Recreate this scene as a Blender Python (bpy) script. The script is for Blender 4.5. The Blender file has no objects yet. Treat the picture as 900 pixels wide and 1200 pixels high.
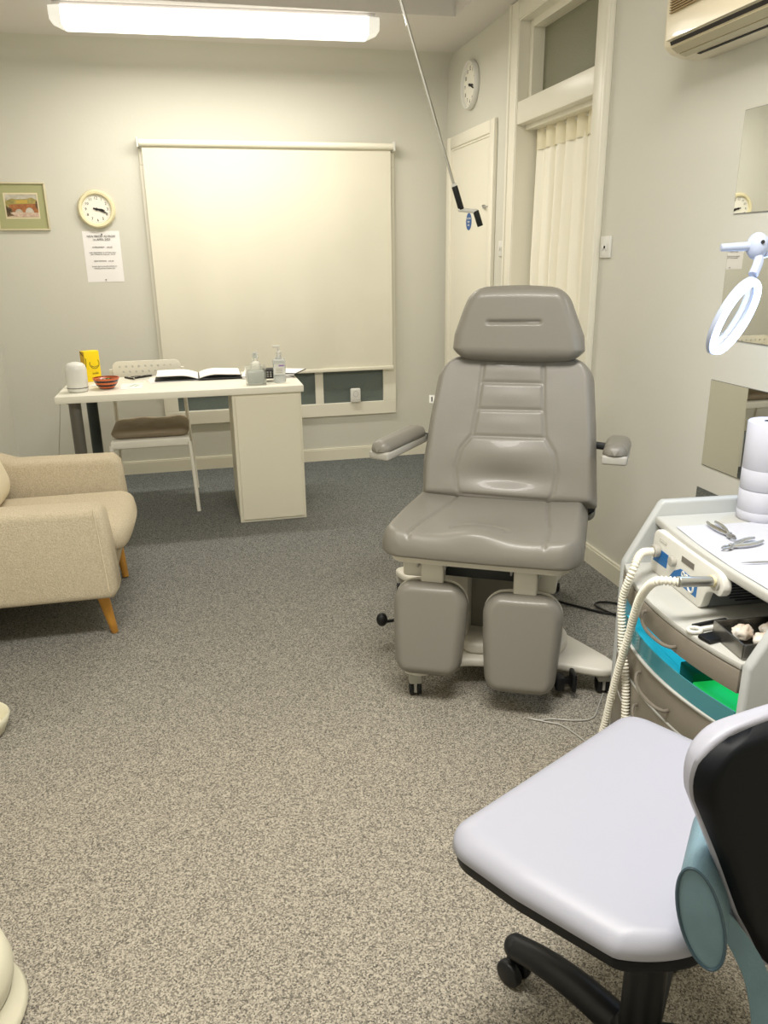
import bpy, bmesh, math, random
from mathutils import Matrix, Vector
random.seed(4)
C = bpy.context.scene.collection
PI = math.pi

# ------------------------------------------------------------------ colours and materials
def lin(c):
    return tuple(((v/255)/12.92 if v/255 <= .04045 else ((v/255+.055)/1.055)**2.4) for v in c)

def mat(name, col, rough=.5, metal=0, bump=0, bscale=200, var=0, vscale=8, emit=None, estr=0,
        trans=0, alpha=1, coat=0, col2=None, ior=1.45, spec=None):
    m = bpy.data.materials.new(name); m.use_nodes = True
    nt = m.node_tree; b = nt.nodes['Principled BSDF']
    c = lin(col)
    b.inputs['Base Color'].default_value = (*c, 1)
    b.inputs['Roughness'].default_value = rough
    b.inputs['Metallic'].default_value = metal
    b.inputs['IOR'].default_value = ior
    b.inputs['Transmission Weight'].default_value = trans
    b.inputs['Alpha'].default_value = alpha
    b.inputs['Coat Weight'].default_value = coat
    if spec is not None: b.inputs['Specular IOR Level'].default_value = spec
    tc = nt.nodes.new('ShaderNodeTexCoord')
    if var or col2:
        n = nt.nodes.new('ShaderNodeTexNoise'); n.inputs['Scale'].default_value = vscale
        n.inputs['Detail'].default_value = 3
        nt.links.new(tc.outputs['Object'], n.inputs['Vector'])
        r = nt.nodes.new('ShaderNodeValToRGB')
        c2 = lin(col2) if col2 else tuple(v*(1-var) for v in c)
        r.color_ramp.elements[0].color = (*c2, 1); r.color_ramp.elements[1].color = (*c, 1)
        r.color_ramp.elements[0].position = .35; r.color_ramp.elements[1].position = .65
        nt.links.new(n.outputs['Fac'], r.inputs['Fac']); nt.links.new(r.outputs['Color'], b.inputs['Base Color'])
    if bump:
        n = nt.nodes.new('ShaderNodeTexNoise'); n.inputs['Scale'].default_value = bscale
        n.inputs['Detail'].default_value = 4
        nt.links.new(tc.outputs['Object'], n.inputs['Vector'])
        bp = nt.nodes.new('ShaderNodeBump'); bp.inputs['Strength'].default_value = bump
        bp.inputs['Distance'].default_value = .004
        nt.links.new(n.outputs['Fac'], bp.inputs['Height']); nt.links.new(bp.outputs['Normal'], b.inputs['Normal'])
    if emit:
        b.inputs['Emission Color'].default_value = (*lin(emit), 1)
        b.inputs['Emission Strength'].default_value = estr
    return m

def carpet_mat():
    m = bpy.data.materials.new('speckled_carpet'); m.use_nodes = True
    nt = m.node_tree; b = nt.nodes['Principled BSDF']; b.inputs['Roughness'].default_value = .95
    b.inputs['Specular IOR Level'].default_value = .1
    tc = nt.nodes.new('ShaderNodeTexCoord')
    v = nt.nodes.new('ShaderNodeTexVoronoi'); v.inputs['Scale'].default_value = 340
    nt.links.new(tc.outputs['Object'], v.inputs['Vector'])
    n = nt.nodes.new('ShaderNodeTexNoise'); n.inputs['Scale'].default_value = 210; n.inputs['Detail'].default_value = 4
    nt.links.new(tc.outputs['Object'], n.inputs['Vector'])
    s = nt.nodes.new('ShaderNodeSeparateColor'); nt.links.new(v.outputs['Color'], s.inputs['Color'])
    a = nt.nodes.new('ShaderNodeMath'); a.operation = 'MULTIPLY_ADD'
    nt.links.new(s.outputs['Red'], a.inputs[0]); a.inputs[1].default_value = .6
    a2 = nt.nodes.new('ShaderNodeMath'); a2.operation = 'MULTIPLY'; a2.inputs[1].default_value = .45
    nt.links.new(n.outputs['Fac'], a2.inputs[0]); nt.links.new(a2.outputs[0], a.inputs[2])
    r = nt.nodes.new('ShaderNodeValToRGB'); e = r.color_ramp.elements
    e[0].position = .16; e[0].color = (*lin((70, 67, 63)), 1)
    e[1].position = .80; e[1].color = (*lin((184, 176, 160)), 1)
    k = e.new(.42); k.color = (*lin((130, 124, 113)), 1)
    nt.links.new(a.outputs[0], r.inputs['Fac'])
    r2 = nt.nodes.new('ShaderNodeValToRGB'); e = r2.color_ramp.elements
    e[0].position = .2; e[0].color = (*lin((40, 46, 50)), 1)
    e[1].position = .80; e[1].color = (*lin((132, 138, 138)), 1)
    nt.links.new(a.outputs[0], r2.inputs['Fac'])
    lw = nt.nodes.new('ShaderNodeLayerWeight'); lw.inputs['Blend'].default_value = .5  # bluish dark ramp at grazing view paints in the far floor's light
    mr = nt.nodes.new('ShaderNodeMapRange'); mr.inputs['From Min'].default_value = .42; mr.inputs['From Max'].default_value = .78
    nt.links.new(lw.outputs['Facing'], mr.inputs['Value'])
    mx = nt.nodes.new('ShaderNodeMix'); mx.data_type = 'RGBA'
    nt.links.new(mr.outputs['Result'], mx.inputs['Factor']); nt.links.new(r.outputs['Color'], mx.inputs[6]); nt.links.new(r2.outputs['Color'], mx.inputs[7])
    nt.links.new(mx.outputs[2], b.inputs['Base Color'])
    bp = nt.nodes.new('ShaderNodeBump'); bp.inputs['Strength'].default_value = .4; bp.inputs['Distance'].default_value = .004
    nt.links.new(a.outputs[0], bp.inputs['Height']); nt.links.new(bp.outputs['Normal'], b.inputs['Normal'])
    return m

def stripe_mat(name, c1, c2, scale, axis='Z', rough=.5, thresh=.5):
    m = bpy.data.materials.new(name); m.use_nodes = True
    nt = m.node_tree; b = nt.nodes['Principled BSDF']; b.inputs['Roughness'].default_value = rough
    tc = nt.nodes.new('ShaderNodeTexCoord'); w = nt.nodes.new('ShaderNodeTexWave')
    w.bands_direction = axis; w.inputs['Scale'].default_value = scale
    nt.links.new(tc.outputs['Object'], w.inputs['Vector'])
    r = nt.nodes.new('ShaderNodeValToRGB'); e = r.color_ramp.elements
    e[0].position = thresh-.05; e[0].color = (*lin(c1), 1); e[1].position = thresh+.05; e[1].color = (*lin(c2), 1)
    nt.links.new(w.outputs['Fac'], r.inputs['Fac']); nt.links.new(r.outputs['Color'], b.inputs['Base Color'])
    return m

WALL = mat('wall_paint', (213, 211, 199), .75, bump=.12, bscale=60)
CEIL = mat('ceiling_paint', (222, 218, 212), .8)
GLOSS = mat('cream_gloss_paint', (236, 232, 216), .35)
SKIRT = mat('skirting_paint', (230, 226, 208), .4)
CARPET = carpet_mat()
BLIND = mat('blind_fabric', (228, 224, 206), .8, var=.04, vscale=2.2)
BLINDBAR = mat('blind_bar', (240, 236, 218), .4)
DARKGLASS = mat('night_glass', (104, 114, 108), .35, bump=.5, bscale=260)
OBSC = mat('obscured_glass', (128, 128, 104), .35, bump=.8, bscale=180, spec=.6)
CURT = mat('curtain_cloth', (250, 246, 230), .85, bump=.15, bscale=300)
CURT2 = mat('curtain_heading', (232, 224, 196), .85)
VINYL = mat('taupe_vinyl', (128, 124, 115), .38, bump=.12, bscale=420, coat=.08)
SEAM = mat('taupe_seam', (98, 92, 82), .6)
CREAMP = mat('cream_plastic', (218, 213, 200), .4)
GREYP = mat('grey_plastic', (176, 173, 164), .45)
DKMET = mat('dark_metal', (50, 52, 52), .5, metal=.3)
MIDMET = mat('mid_grey_cover', (140, 136, 126), .6)
BLACK = mat('black_plastic', (18, 19, 21), .45)
BLACK2 = mat('black_shell', (6, 10, 16), .55, spec=.25)
CHROME = mat('chrome', (205, 205, 205), .15, metal=1)
STEEL = mat('brushed_steel', (178, 178, 176), .3, metal=.9)
WHITE = mat('white_plastic', (226, 225, 218), .35)
WHITEM = mat('white_laminate', (240, 237, 222), .4)
OFFW = mat('white_front', (233, 228, 208), .45)
LEGG = mat('grey_leg', (108, 106, 98), .4, metal=.4)
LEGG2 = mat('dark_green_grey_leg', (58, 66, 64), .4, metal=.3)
BOUCLE = mat('cream_boucle', (214, 201, 175), .95, bump=1.0, bscale=260, col2=(192, 178, 150), vscale=240)
BOUCLE2 = mat('pale_boucle', (232, 220, 192), .95, bump=.8, bscale=260)
WOOD = mat('honey_wood', (206, 148, 62), .4, var=.2, vscale=14)
BRNCUSH = mat('brown_cushion', (158, 144, 122), .8, bump=.2, bscale=200)
CHAIRW = mat('chair_white', (242, 238, 224), .4)
CREAM = mat('cream_rim', (236, 226, 186), .35)
DIAL = mat('dial', (244, 241, 228), .6)
INK = mat('ink', (30, 28, 28), .6)
GINK = mat('grey_ink', (96, 92, 92), .7)
PAPER = mat('paper', (243, 240, 238), .8)
YEL = mat('yellow_card', (250, 216, 8), .5)
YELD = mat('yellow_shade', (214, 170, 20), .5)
ORANGE = mat('orange_glaze', (206, 98, 52), .3)
MIRROR = mat('mirror_silver', (232, 234, 232), .015, metal=1)
EDGE = mat('mirror_edge', (90, 92, 90), .3)
BLUE = mat('sign_blue', (46, 92, 158), .5)
ACW = mat('cream_unit', (232, 220, 190), .28, coat=.3)
ACG = mat('cream_louvre', (188, 178, 146), .35)
SLOT = mat('dark_slot', (34, 30, 24), .7)
FIXW = mat('fitting_body', (232, 228, 226), .5)
DIFF = mat('lit_diffuser', (255, 255, 255), .5, emit=(255, 250, 238), estr=2.2)
DIFFE = mat('lit_diffuser_end', (240, 240, 236), .4, emit=(255, 250, 236), estr=.55)
RINGL = mat('ring_light', (255, 255, 255), .5, emit=(178, 208, 255), estr=9)
LAMPW = mat('lamp_white_glow_tint', (184, 194, 218), .35)  # white casing with the ring's bluish glow painted into its colour
LENS = mat('lens', (190, 216, 255), .05, trans=1, alpha=.12)
TROL = mat('trolley_panel', (186, 189, 188), .4)
TROLTOP = mat('trolley_top', (190, 190, 184), .35)
DRAW = mat('drawer_taupe', (140, 132, 120), .35)
DRAWH = mat('drawer_handle', (122, 115, 104), .4)
CAV = mat('dark_cavity', (70, 72, 74), .7)
TEAL = mat('teal_acrylic', (84, 150, 158), .12, trans=.25, emit=(30, 120, 140), estr=.07)
UVF = mat('lit_cyan', (80, 220, 240), .4, emit=(40, 190, 215), estr=.22)
UVG = mat('lit_green', (60, 230, 110), .4, emit=(30, 225, 90), estr=.25)
UVD = mat('dark_green', (10, 90, 60), .4)
UNITB = mat('unit_blue', (28, 104, 170), .4)
UNITG = mat('unit_case_grey', (116, 120, 124), .5)
HOSE = mat('hose_ivory', (238, 234, 220), .5)
STOOLP = mat('pale_lilac_vinyl', (164, 165, 177), .42, bump=.05, bscale=500)
BAG = mat('blue_grey_leather', (112, 140, 152), .5, bump=.2, bscale=260, var=.12, vscale=20)
BAGD = mat('bag_piping', (62, 84, 96), .5)
CLEAR = mat('clear_plastic', (236, 238, 232), .08, trans=.85, alpha=.55)
GEL = mat('clear_gel', (226, 232, 232), .1, trans=.6, alpha=.75)
PURP = mat('label_violet', (150, 120, 180), .5)
GREEN = mat('leaf_green', (60, 150, 70), .6)
TIN = mat('tray_steel', (150, 148, 142), .25, metal=.9)
COTTON = mat('cotton', (232, 226, 216), .95, bump=.8, bscale=90, col2=(190, 170, 150), vscale=18)
CARD = mat('roll_white', (200, 201, 212), .8)
CARDG = mat('roll_core', (150, 150, 152), .8)
TOWEL = mat('paper_towel', (196, 198, 208), .85, bump=.3, bscale=160)
CREAM2 = mat('cream_ceramic', (232, 226, 200), .35)

# ------------------------------------------------------------------ mesh kit
class G:
    def __init__(s): s.bm = bmesh.new()
    def _merge(s, b, T=None):
        if T is not None: b.transform(T)
        me = bpy.data.meshes.new('tmp'); b.to_mesh(me); b.free()
        s.bm.from_mesh(me); bpy.data.meshes.remove(me); return s
    def box(s, x0, x1, y0, y1, z0, z1, bev=0, seg=3, T=None):
        b = bmesh.new(); bmesh.ops.create_cube(b, size=1)
        for v in b.verts:
            v.co = Vector((x0+(v.co.x+.5)*(x1-x0), y0+(v.co.y+.5)*(y1-y0), z0+(v.co.z+.5)*(z1-z0)))
        if bev: bmesh.ops.bevel(b, geom=list(b.edges), offset=bev, segments=seg, profile=.5, affect='EDGES')
        return s._merge(b, T)
    def prism(s, poly, z0, z1, bev=0, seg=3, T=None):
        b = bmesh.new()
        lo = [b.verts.new((p[0], p[1], z0)) for p in poly]; hi = [b.verts.new((p[0], p[1], z1)) for p in poly]
        n = len(poly)
        b.faces.new(lo[::-1]); b.faces.new(hi)
        for i in range(n): b.faces.new((lo[i], lo[(i+1) % n], hi[(i+1) % n], hi[i]))
        bmesh.ops.recalc_face_normals(b, faces=b.faces)
        if bev:
            es = [e for e in b.edges if abs(e.verts[0].co.z-e.verts[1].co.z) < 1e-7]
            bmesh.ops.bevel(b, geom=es, offset=bev, segments=seg, profile=.5, affect='EDGES')
        return s._merge(b, T)
    def cyl(s, p0, p1, r0, r1=None, seg=24, bev=0, T=None):
        r1 = r0 if r1 is None else r1
        p0 = Vector(p0); p1 = Vector(p1); d = p1-p0; L = d.length
        b = bmesh.new(); bmesh.ops.create_cone(b, cap_ends=True, segments=seg, radius1=r0, radius2=r1, depth=L)
        if bev:
            es = [e for e in b.edges if abs(e.verts[0].co.z-e.verts[1].co.z) < 1e-6]
            bmesh.ops.bevel(b, geom=es, offset=bev, segments=3, profile=.5, affect='EDGES')
        M = Matrix.Translation((p0+p1)/2) @ d.to_track_quat('Z', 'Y').to_matrix().to_4x4()
        b.transform(M); return s._merge(b, T)
    def sph(s, c, r, sc=(1, 1, 1), seg=24, T=None):
        b = bmesh.new(); bmesh.ops.create_uvsphere(b, u_segments=seg, v_segments=seg//2, radius=r)
        b.transform(Matrix.Translation(c) @ Matrix.Diagonal((*sc, 1))); return s._merge(b, T)
    def lathe(s, prof, c=(0, 0, 0), seg=40, T=None):
        b = bmesh.new(); rings = []
        for r, z in prof:
            if r < 1e-6: rings.append([b.verts.new((c[0], c[1], c[2]+z))])
            else: rings.append([b.verts.new((c[0]+r*math.cos(2*PI*i/seg), c[1]+r*math.sin(2*PI*i/seg), c[2]+z)) for i in range(seg)])
        for A, B in zip(rings, rings[1:]):
            for i in range(seg):
                j = (i+1) % seg
                if len(A) == 1 and len(B) > 1: b.faces.new((A[0], B[i], B[j]))
                elif len(B) == 1 and len(A) > 1: b.faces.new((A[i], A[j], B[0]))
                elif len(A) > 1: b.faces.new((A[i], A[j], B[j], B[i]))
        bmesh.ops.recalc_face_normals(b, faces=b.faces)
        return s._merge(b, T)
    def tube(s, pts, r, seg=10, closed=False, smooth=0, T=None, flat=None):
        pts = [Vector(p) for p in pts]
        if smooth: pts = catmull(pts, smooth, closed)
        n = len(pts); rr = r if callable(r) else (lambda t: r)
        b = bmesh.new(); rings = []; up = None
        for i in range(n):
            if closed: t = pts[(i+1) % n]-pts[i-1]
            else: t = pts[min(i+1, n-1)]-pts[max(i-1, 0)]
            t.normalize()
            if up is None: up = t.orthogonal().normalized()
            up = (up-t*up.dot(t)).normalized(); sd = t.cross(up)
            q = rr(i/(n-1))
            rings.append([b.verts.new(pts[i]+(up*math.cos(2*PI*k/seg)+sd*math.sin(2*PI*k/seg))*q) for k in range(seg)])
        for i in range(n if closed else n-1):
            A, B = rings[i], rings[(i+1) % n]
            for k in range(seg): b.faces.new((A[k], A[(k+1) % seg], B[(k+1) % seg], B[k]))
        if not closed: b.faces.new(rings[0][::-1]); b.faces.new(rings[-1])
        bmesh.ops.recalc_face_normals(b, faces=b.faces)
        return s._merge(b, T)
    def grid(s, f, nu, nv, thick=0, T=None):
        b = bmesh.new()
        V = [[b.verts.new(f(i/(nu-1), j/(nv-1))) for j in range(nv)] for i in range(nu)]
        for i in range(nu-1):
            for j in range(nv-1): b.faces.new((V[i][j], V[i+1][j], V[i+1][j+1], V[i][j+1]))
        bmesh.ops.recalc_face_normals(b, faces=b.faces)
        if thick: bmesh.ops.solidify(b, geom=list(b.faces), thickness=thick)
        return s._merge(b, T)
    def pad(s, xl, xr, v0, v1, H, r, Hb=.01, rb=.01, rc=.05, rc1=None, crown0=0, crown1=0, disp=None, n=90, m=90, T=None):
        """cushion: x between xl(t) and xr(t), y between v0 and v1, rounded corners, inflated top, shallow base"""
        rc1 = rc if rc1 is None else rc1
        L = v1-v0; b = bmesh.new()
        def ease(q): return .5-.5*math.cos(PI*q) if True else q
        def mix(q): return .55*q+.45*ease(q)
        top = []; bot = []
        for i in range(n):
            t = mix(i/(n-1)); rt = []; rbm = []
            a = t*L; z = (1-t)*L; ins = 0
            if a < rc: ins = max(ins, rc-math.sqrt(max(0, rc*rc-(rc-a)**2)))
            if z < rc1: ins = max(ins, rc1-math.sqrt(max(0, rc1*rc1-(rc1-z)**2)))
            A = xl(t)+ins; B = xr(t)-ins
            for j in range(m):
                q = mix(j/(m-1)); x = A+(B-A)*q; xn = 2*q-1
                y = v0+t*L-crown0*(1-xn*xn)*(1-t)+crown1*(1-xn*xn)*t
                dx = min(x-A, B-x); dy = min(a, z)
                # smooth distance to the rim
                k = .35*r; h_ = max(k-abs(dx-dy), 0)/max(k, 1e-6)
                d = min(dx, dy)-h_*h_*k*.25; d = max(d, 0)
                edge = (i in (0, n-1)) or (j in (0, m-1))
                if edge: d = 0
                def hh(Hq, rq):
                    e = min(d/rq, 1); return Hq*math.sqrt(max(0, 1-(1-e)**2))
                zt = hh(H, r)
                if disp and not edge: zt += disp(x, y)*min(1, d/(r*.6))
                vt = b.verts.new((x, y, zt)); rt.append(vt)
                rbm.append(vt if edge else b.verts.new((x, y, -hh(Hb, rb))))
            top.append(rt); bot.append(rbm)
        for i in range(n-1):
            for j in range(m-1):
                try: b.faces.new((top[i][j], top[i][j+1], top[i+1][j+1], top[i+1][j]))
                except ValueError: pass
                q = (bot[i][j], bot[i+1][j], bot[i+1][j+1], bot[i][j+1])
                if len(set(q)) == 4:
                    try: b.faces.new(q)
                    except ValueError: pass
        bmesh.ops.recalc_face_normals(b, faces=b.faces)
        return s._merge(b, T)
    def build(s, name, m, parent=None, ang=35, smooth=True):
        me = bpy.data.meshes.new(name); s.bm.to_mesh(me); s.bm.free()
        me.materials.append(m)
        if smooth:
            for p in me.polygons: p.use_smooth = True
            me.set_sharp_from_angle(angle=math.radians(ang))
        o = bpy.data.objects.new(name, me); C.objects.link(o)
        if parent: o.parent = parent
        return o

def catmull(P, k, closed=False):
    out = []; n = len(P)
    for i in range(n if closed else n-1):
        if closed: a, b, c, d = P[i-1], P[i], P[(i+1) % n], P[(i+2) % n]
        else: a, b, c, d = P[max(i-1, 0)], P[i], P[i+1], P[min(i+2, n-1)]
        for j in range(k):
            t = j/k
            out.append(.5*((2*b)+(c-a)*t+(2*a-5*b+4*c-d)*t*t+(3*b-a-3*c+d)*t**3))
    if not closed: out.append(P[-1])
    return out

def tag(o, label=None, cat=None, group=None, kind=None):
    if label: o['label'] = label
    if cat: o['category'] = cat
    if group: o['group'] = group
    if kind: o['kind'] = kind
    return o
def thing(name, label, cat, loc=(0, 0, 0), rz=0, group=None, rot=None):
    o = bpy.data.objects.new(name, None); C.objects.link(o); o.location = loc
    o.rotation_euler = rot if rot else (0, 0, rz); o.empty_display_size = .05
    return tag(o, label, cat, group)
def struct(o): return tag(o, kind='structure')

_dg = None
def text(body, size, T, m, parent, name='lettering', align='CENTER', ext=.0004, spacing=1.0):
    cu = bpy.data.curves.new(name, 'FONT'); cu.body = body; cu.size = size; cu.align_x = align; cu.align_y = 'CENTER'
    cu.extrude = ext; cu.resolution_u = 2; cu.space_line = spacing
    o = bpy.data.objects.new('tmp_text', cu); C.objects.link(o)
    bpy.context.view_layer.update()
    me = bpy.data.meshes.new_from_object(o.evaluated_get(bpy.context.evaluated_depsgraph_get()))
    bpy.data.objects.remove(o); bpy.data.curves.remove(cu)
    me.transform(T); me.materials.clear(); me.materials.append(m); me.name = name
    o = bpy.data.objects.new(name, me); C.objects.link(o)
    if parent: o.parent = parent
    return o
Tr = Matrix.Translation
def Rx(d): return Matrix.Rotation(math.radians(d), 4, 'X')
def Ry(d): return Matrix.Rotation(math.radians(d), 4, 'Y')
def Rz(d): return Matrix.Rotation(math.radians(d), 4, 'Z')
BACKROT = (PI/2, 0, 0)                 # local z -> -Y : things hung on the back wall
RIGHTROT = (PI/2, 0, -PI/2)            # local x -> -Y, y -> Z, z -> -X : things hung on the right wall

# ------------------------------------------------------------------ room
XL, XR, YB, YF, ZC, ZR = -1.178, 1.7037, 5.331, -1.15, 2.56, 2.84
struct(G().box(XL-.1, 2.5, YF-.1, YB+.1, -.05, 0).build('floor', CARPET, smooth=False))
struct(G().box(XL-.1, XR+.15, YB, YB+.1, 0, ZR+.05).build('wall_back', WALL, smooth=False))
struct(G().box(XL-.1, XL, YF, YB, 0, ZR+.05).build('wall_left', WALL, smooth=False))
struct(G().box(XL-.1, XR+.15, YF-.1, YF, 0, ZR+.05).build('wall_front', WALL, smooth=False))
g = G().box(XR, XR+.15, YF, 3.295, 0, ZR+.05).box(XR, XR+.15, 4.145, YB, 0, ZR+.05).box(XR, XR+.15, 3.295, 4.145, 2.475, ZR+.05)
struct(g.build('wall_right', WALL, smooth=False))
g = G().box(2.4, 2.5, 3.0, 4.45, 0, 2.6).box(XR+.15, 2.4, 3.0, 3.1, 0, 2.6).box(XR+.15, 2.4, 4.35, 4.45, 0, 2.6).box(XR+.15, 2.4, 3.0, 4.45, 2.56, 2.62)
struct(g.build('wall_alcove', WALL, smooth=False))
# ceiling with a raised rectangular recess
rx0, rx1, ry0, ry1 = -.95, 1.469, -.2, 4.485
g = G().box(XL-.1, XR, ry1, YB, ZC, ZC+.04).box(XL-.1, rx0, YF, ry1, ZC, ZC+.04).box(rx1, XR, YF, ry1, ZC, ZC+.04).box(rx0, rx1, YF, ry0, ZC, ZC+.04)
g.box(rx0-.02, rx1+.02, ry0-.02, ry1+.02, ZR, ZR+.04)
g.box(rx0-.03, rx0, ry0, ry1, ZC+.04, ZR).box(rx1, rx1+.03, ry0, ry1, ZC+.04, ZR).box(rx0-.03, rx1+.03, ry0-.03, ry0, ZC+.04, ZR).box(rx0-.03, rx1+.03, ry1, ry1+.03, ZC+.04, ZR)
struct(g.build('ceiling', CEIL, smooth=False))
# concave coving
def cove(x0, y0, x1, y1, nx, ny, r=.115):
    def f(u, v):
        a = v*PI/2; off = r*(1-math.cos(a)); z = ZC-r*(1-math.sin(a))
        return (x0+(x1-x0)*u+nx*off, y0+(y1-y0)*u+ny*off, z)
    return f
struct(G().grid(cove(XL, YB, XR, YB, 0, -1), 2, 14).build('trim_1', WALL, ang=60))
def skirting(name, x0, x1, y0, y1):
    g = G().box(x0, x1, y0, y1, 0, .076).box(x0+.004*(x1-x0 < .1), x1-.0*(x1-x0 < .1), y0+.004*(y1-y0 < .1), y1, .076, .0855)
    struct(g.build(name, SKIRT, smooth=False))
skirting('baseboard_back', XL, XR, YB-.016, YB)
skirting('baseboard_right', XR-.016, XR, YF, 3.195)
skirting('baseboard_left', XL, XL+.016, YF, YB-.016)

# back window behind the blind
w = G(); x0, x1, z0, z1 = -.238, 1.337, .3156, 2.0
w.box(x0, x1, YB-.022, YB, z0, z0+.09, .003, 1).box(x0, x1, YB-.022, YB, z1-.09, z1, .003, 1)
w.box(x0, x0+.09, YB-.0215, YB, z0+.09, z1-.09).box(x1-.09, x1, YB-.0215, YB, z0+.09, z1-.09)
w.box(.77, .825, YB-.02, YB, z0+.09, z1-.09).box(.275, .33, YB-.02, YB, z0+.09, z1-.09)
win = struct(w.build('window_1', GLOSS))
for a, b in ((x0+.09, .275), (.33, .77), (.825, x1-.09)):
    G().box(a, b, YB-.006, YB-.001, z0+.09, z1-.09).build('window_pane', DARKGLASS, win, smooth=False)

# roller blind
bl = thing('roller_blind', 'large cream roller blind pulled almost all the way down over the back window', 'blind', (.545, 5.27, 2.03))
G().cyl((-.775, 0, 0), (.775, 0, 0), .019).build('roller', BLINDBAR, bl)
def bf(u, v):
    x = -.762+1.524*u; z = -.012-1.375*v
    return (x, .008+.006*math.sin(u*15+v*2.2)*v+.004*math.sin(u*31-v*3)*v, z)
G().grid(bf, 90, 30, .0012).build('blind_fabric', BLIND, bl)
G().box(-.768, .768, -.004, .014, -1.402, -1.378, .004, 2).build('bottom_bar', BLINDBAR, bl)
for sx in (-1, 1):
    G().box(sx*.783-.006, sx*.783+.006, -.024, .06, -.028, .028, .003, 1).build('bracket', WHITE, bl)

# plug-in style white freshener on the window sill
fr = thing('air_freshener', 'small white rounded plastic unit on the window sill below the blind', 'air freshener', (1.045, 5.297, .4056))
G().box(-.036, .036, -.012, .0105, 0, .1, .011, 4).build('casing', WHITE, fr)
G().tube([(.017*math.cos(a*PI/8), -.0125, .062+.02*math.sin(a*PI/8)) for a in range(16)], .0012, 6, True).build('emblem', GREYP, fr)
G().box(-.028, .028, -.0125, -.011, .018, .0205).build('vent_slot', GREYP, fr)

# ------------------------------------------------------------------ right wall: door, curtained doorway
d = thing('door_1', None, None, (XR, 4.852, 0)); struct(d)
G().box(-.008, 0, -.352, .352, .005, 2.012).build('door_panel', GLOSS, d, smooth=False)
g = G().box(-.024, 0, -.422, -.352, 0, 2.08, .005, 2).box(-.024, 0, .352, .422, 0, 2.08, .005, 2).box(-.0235, 0, -.352, .352, 2.012, 2.08, .005, 2)
g.box(-.014, 0, -.353, -.34, 0, 2.0).box(-.014, 0, .34, .353, 0, 2.0).box(-.014, 0, -.34, .34, 2.0, 2.013)
g.build('door_frame', GLOSS, d)
G().tube([(-.012, -.27, 1.635), (-.03, -.285, 1.64), (-.03, -.31, 1.63), (-.016, -.345, 1.633)], .004, 8, smooth=4).cyl((-.008, -.27, 1.635), (-.02, -.27, 1.635), .011).build('door_latch', STEEL, d)

sg = thing('door_sign', 'round blue mandatory sign stuck on the closed white door', 'sign', (XR-.0085, 4.858, 1.565), rot=RIGHTROT)
G().cyl((0, 0, 0), (0, 0, .001), .05, seg=40).build('sign_disc', BLUE, sg)
text('Fire door\nkeep\nshut', .021, Tr((0, 0, .0016)), WHITE, sg, spacing=.9)

d2 = thing('door_2', None, None, (XR, 3.715, 0)); struct(d2)
g = G()
g.box(-.025, 0, -.522, -.415, 0, 2.555, .004, 2).box(-.025, 0, .415, .522, 0, 2.555, .004, 2).box(-.0245, 0, -.415, .415, 2.47, 2.555, .004, 2)
g.box(-.032, -.02, -.522, -.5, 0, 2.555, .004, 2).box(-.032, -.02, .5, .522, 0, 2.555, .004, 2)
g.build('door_frame', GLOSS, d2)
g = G().box(-.02, .15, -.419, -.408, 0, 2.474).box(-.02, .15, .408, .419, 0, 2.474).box(-.0195, .149, -.408, .408, 2.463, 2.4745)
g.box(.035, .15, .372, .408, 2.1, 2.463, .004, 1).box(.035, .15, -.408, -.385, 2.1, 2.463, .004, 1).box(.036, .15, -.385, .372, 2.43, 2.463)
g.build('door_lining', GLOSS, d2)
G().box(-.018, .15, -.408, .408, 1.997, 2.103, .004, 2).box(.03, .15, -.408, .408, 1.975, 1.998).build('transom_rail', GLOSS, d2)
G().box(.1, .106, -.395, .385, 2.1, 2.45).build('transom_pane', OBSC, d2, smooth=False)

# curtain: pinch-pleated
ct = thing('pleated_curtain', 'long cream pleated curtain closing the tall white framed doorway', 'curtain', (XR+.1, 3.76, 0))
def pleat(y): return 0
def cf(u, v):
    y = -.44+.80*u                     # u=0 near the camera side
    z = 1.99-1.97*v
    ph = u*2*PI*7.2
    amp = .012+.016*min(1, v*3)
    yy = y+.012*math.sin(ph*1+1.3)+.03*math.sin(u*9+2)*v
    return (amp*math.sin(ph)+.006*math.sin(ph*2.3+v*2), yy, z)
G().grid(cf, 260, 40, .0015).build('drape', CURT, ct)
def ch(u, v):
    y = -.44+.80*u; z = 1.992-.115*v; ph = u*2*PI*7.2
    return (-.003+.014*math.sin(ph)-.002, y+.012*math.sin(ph+1.3), z)
G().grid(ch, 260, 4, .003).build('heading_tape', CURT2, ct)
G().cyl((.0, -.44, 1.965), (0, .4, 1.965), .006).build('curtain_wire', WHITE, ct)

# switches
def switch(name, y, z, wd, ht, label, red):
    t = thing(name, label, 'switch', (XR, y, z), rot=RIGHTROT, group=None)
    G().box(-wd/2, wd/2, -ht/2, ht/2, 0, .009, .003, 2).build('face_plate', WHITE, t)
    for k in (-1, 1):
        G().box(k*wd*.18-.006, k*wd*.18+.006, -.012, .012, .009, .013, .002, 2).build('rocker', WHITE, t)
    G().box(-.004, .004, -.005, .005, .009, .0125, .001, 1).build('indicator', INK if red else GREYP, t)
switch('light_switch', 4.316, 1.402, .075, .082, 'white wall switch on the narrow wall between door and curtained frame', False)
switch('fused_switch', 3.137, 1.396, .085, .086, 'white switch plate on the wall right of the curtained frame', True)

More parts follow.
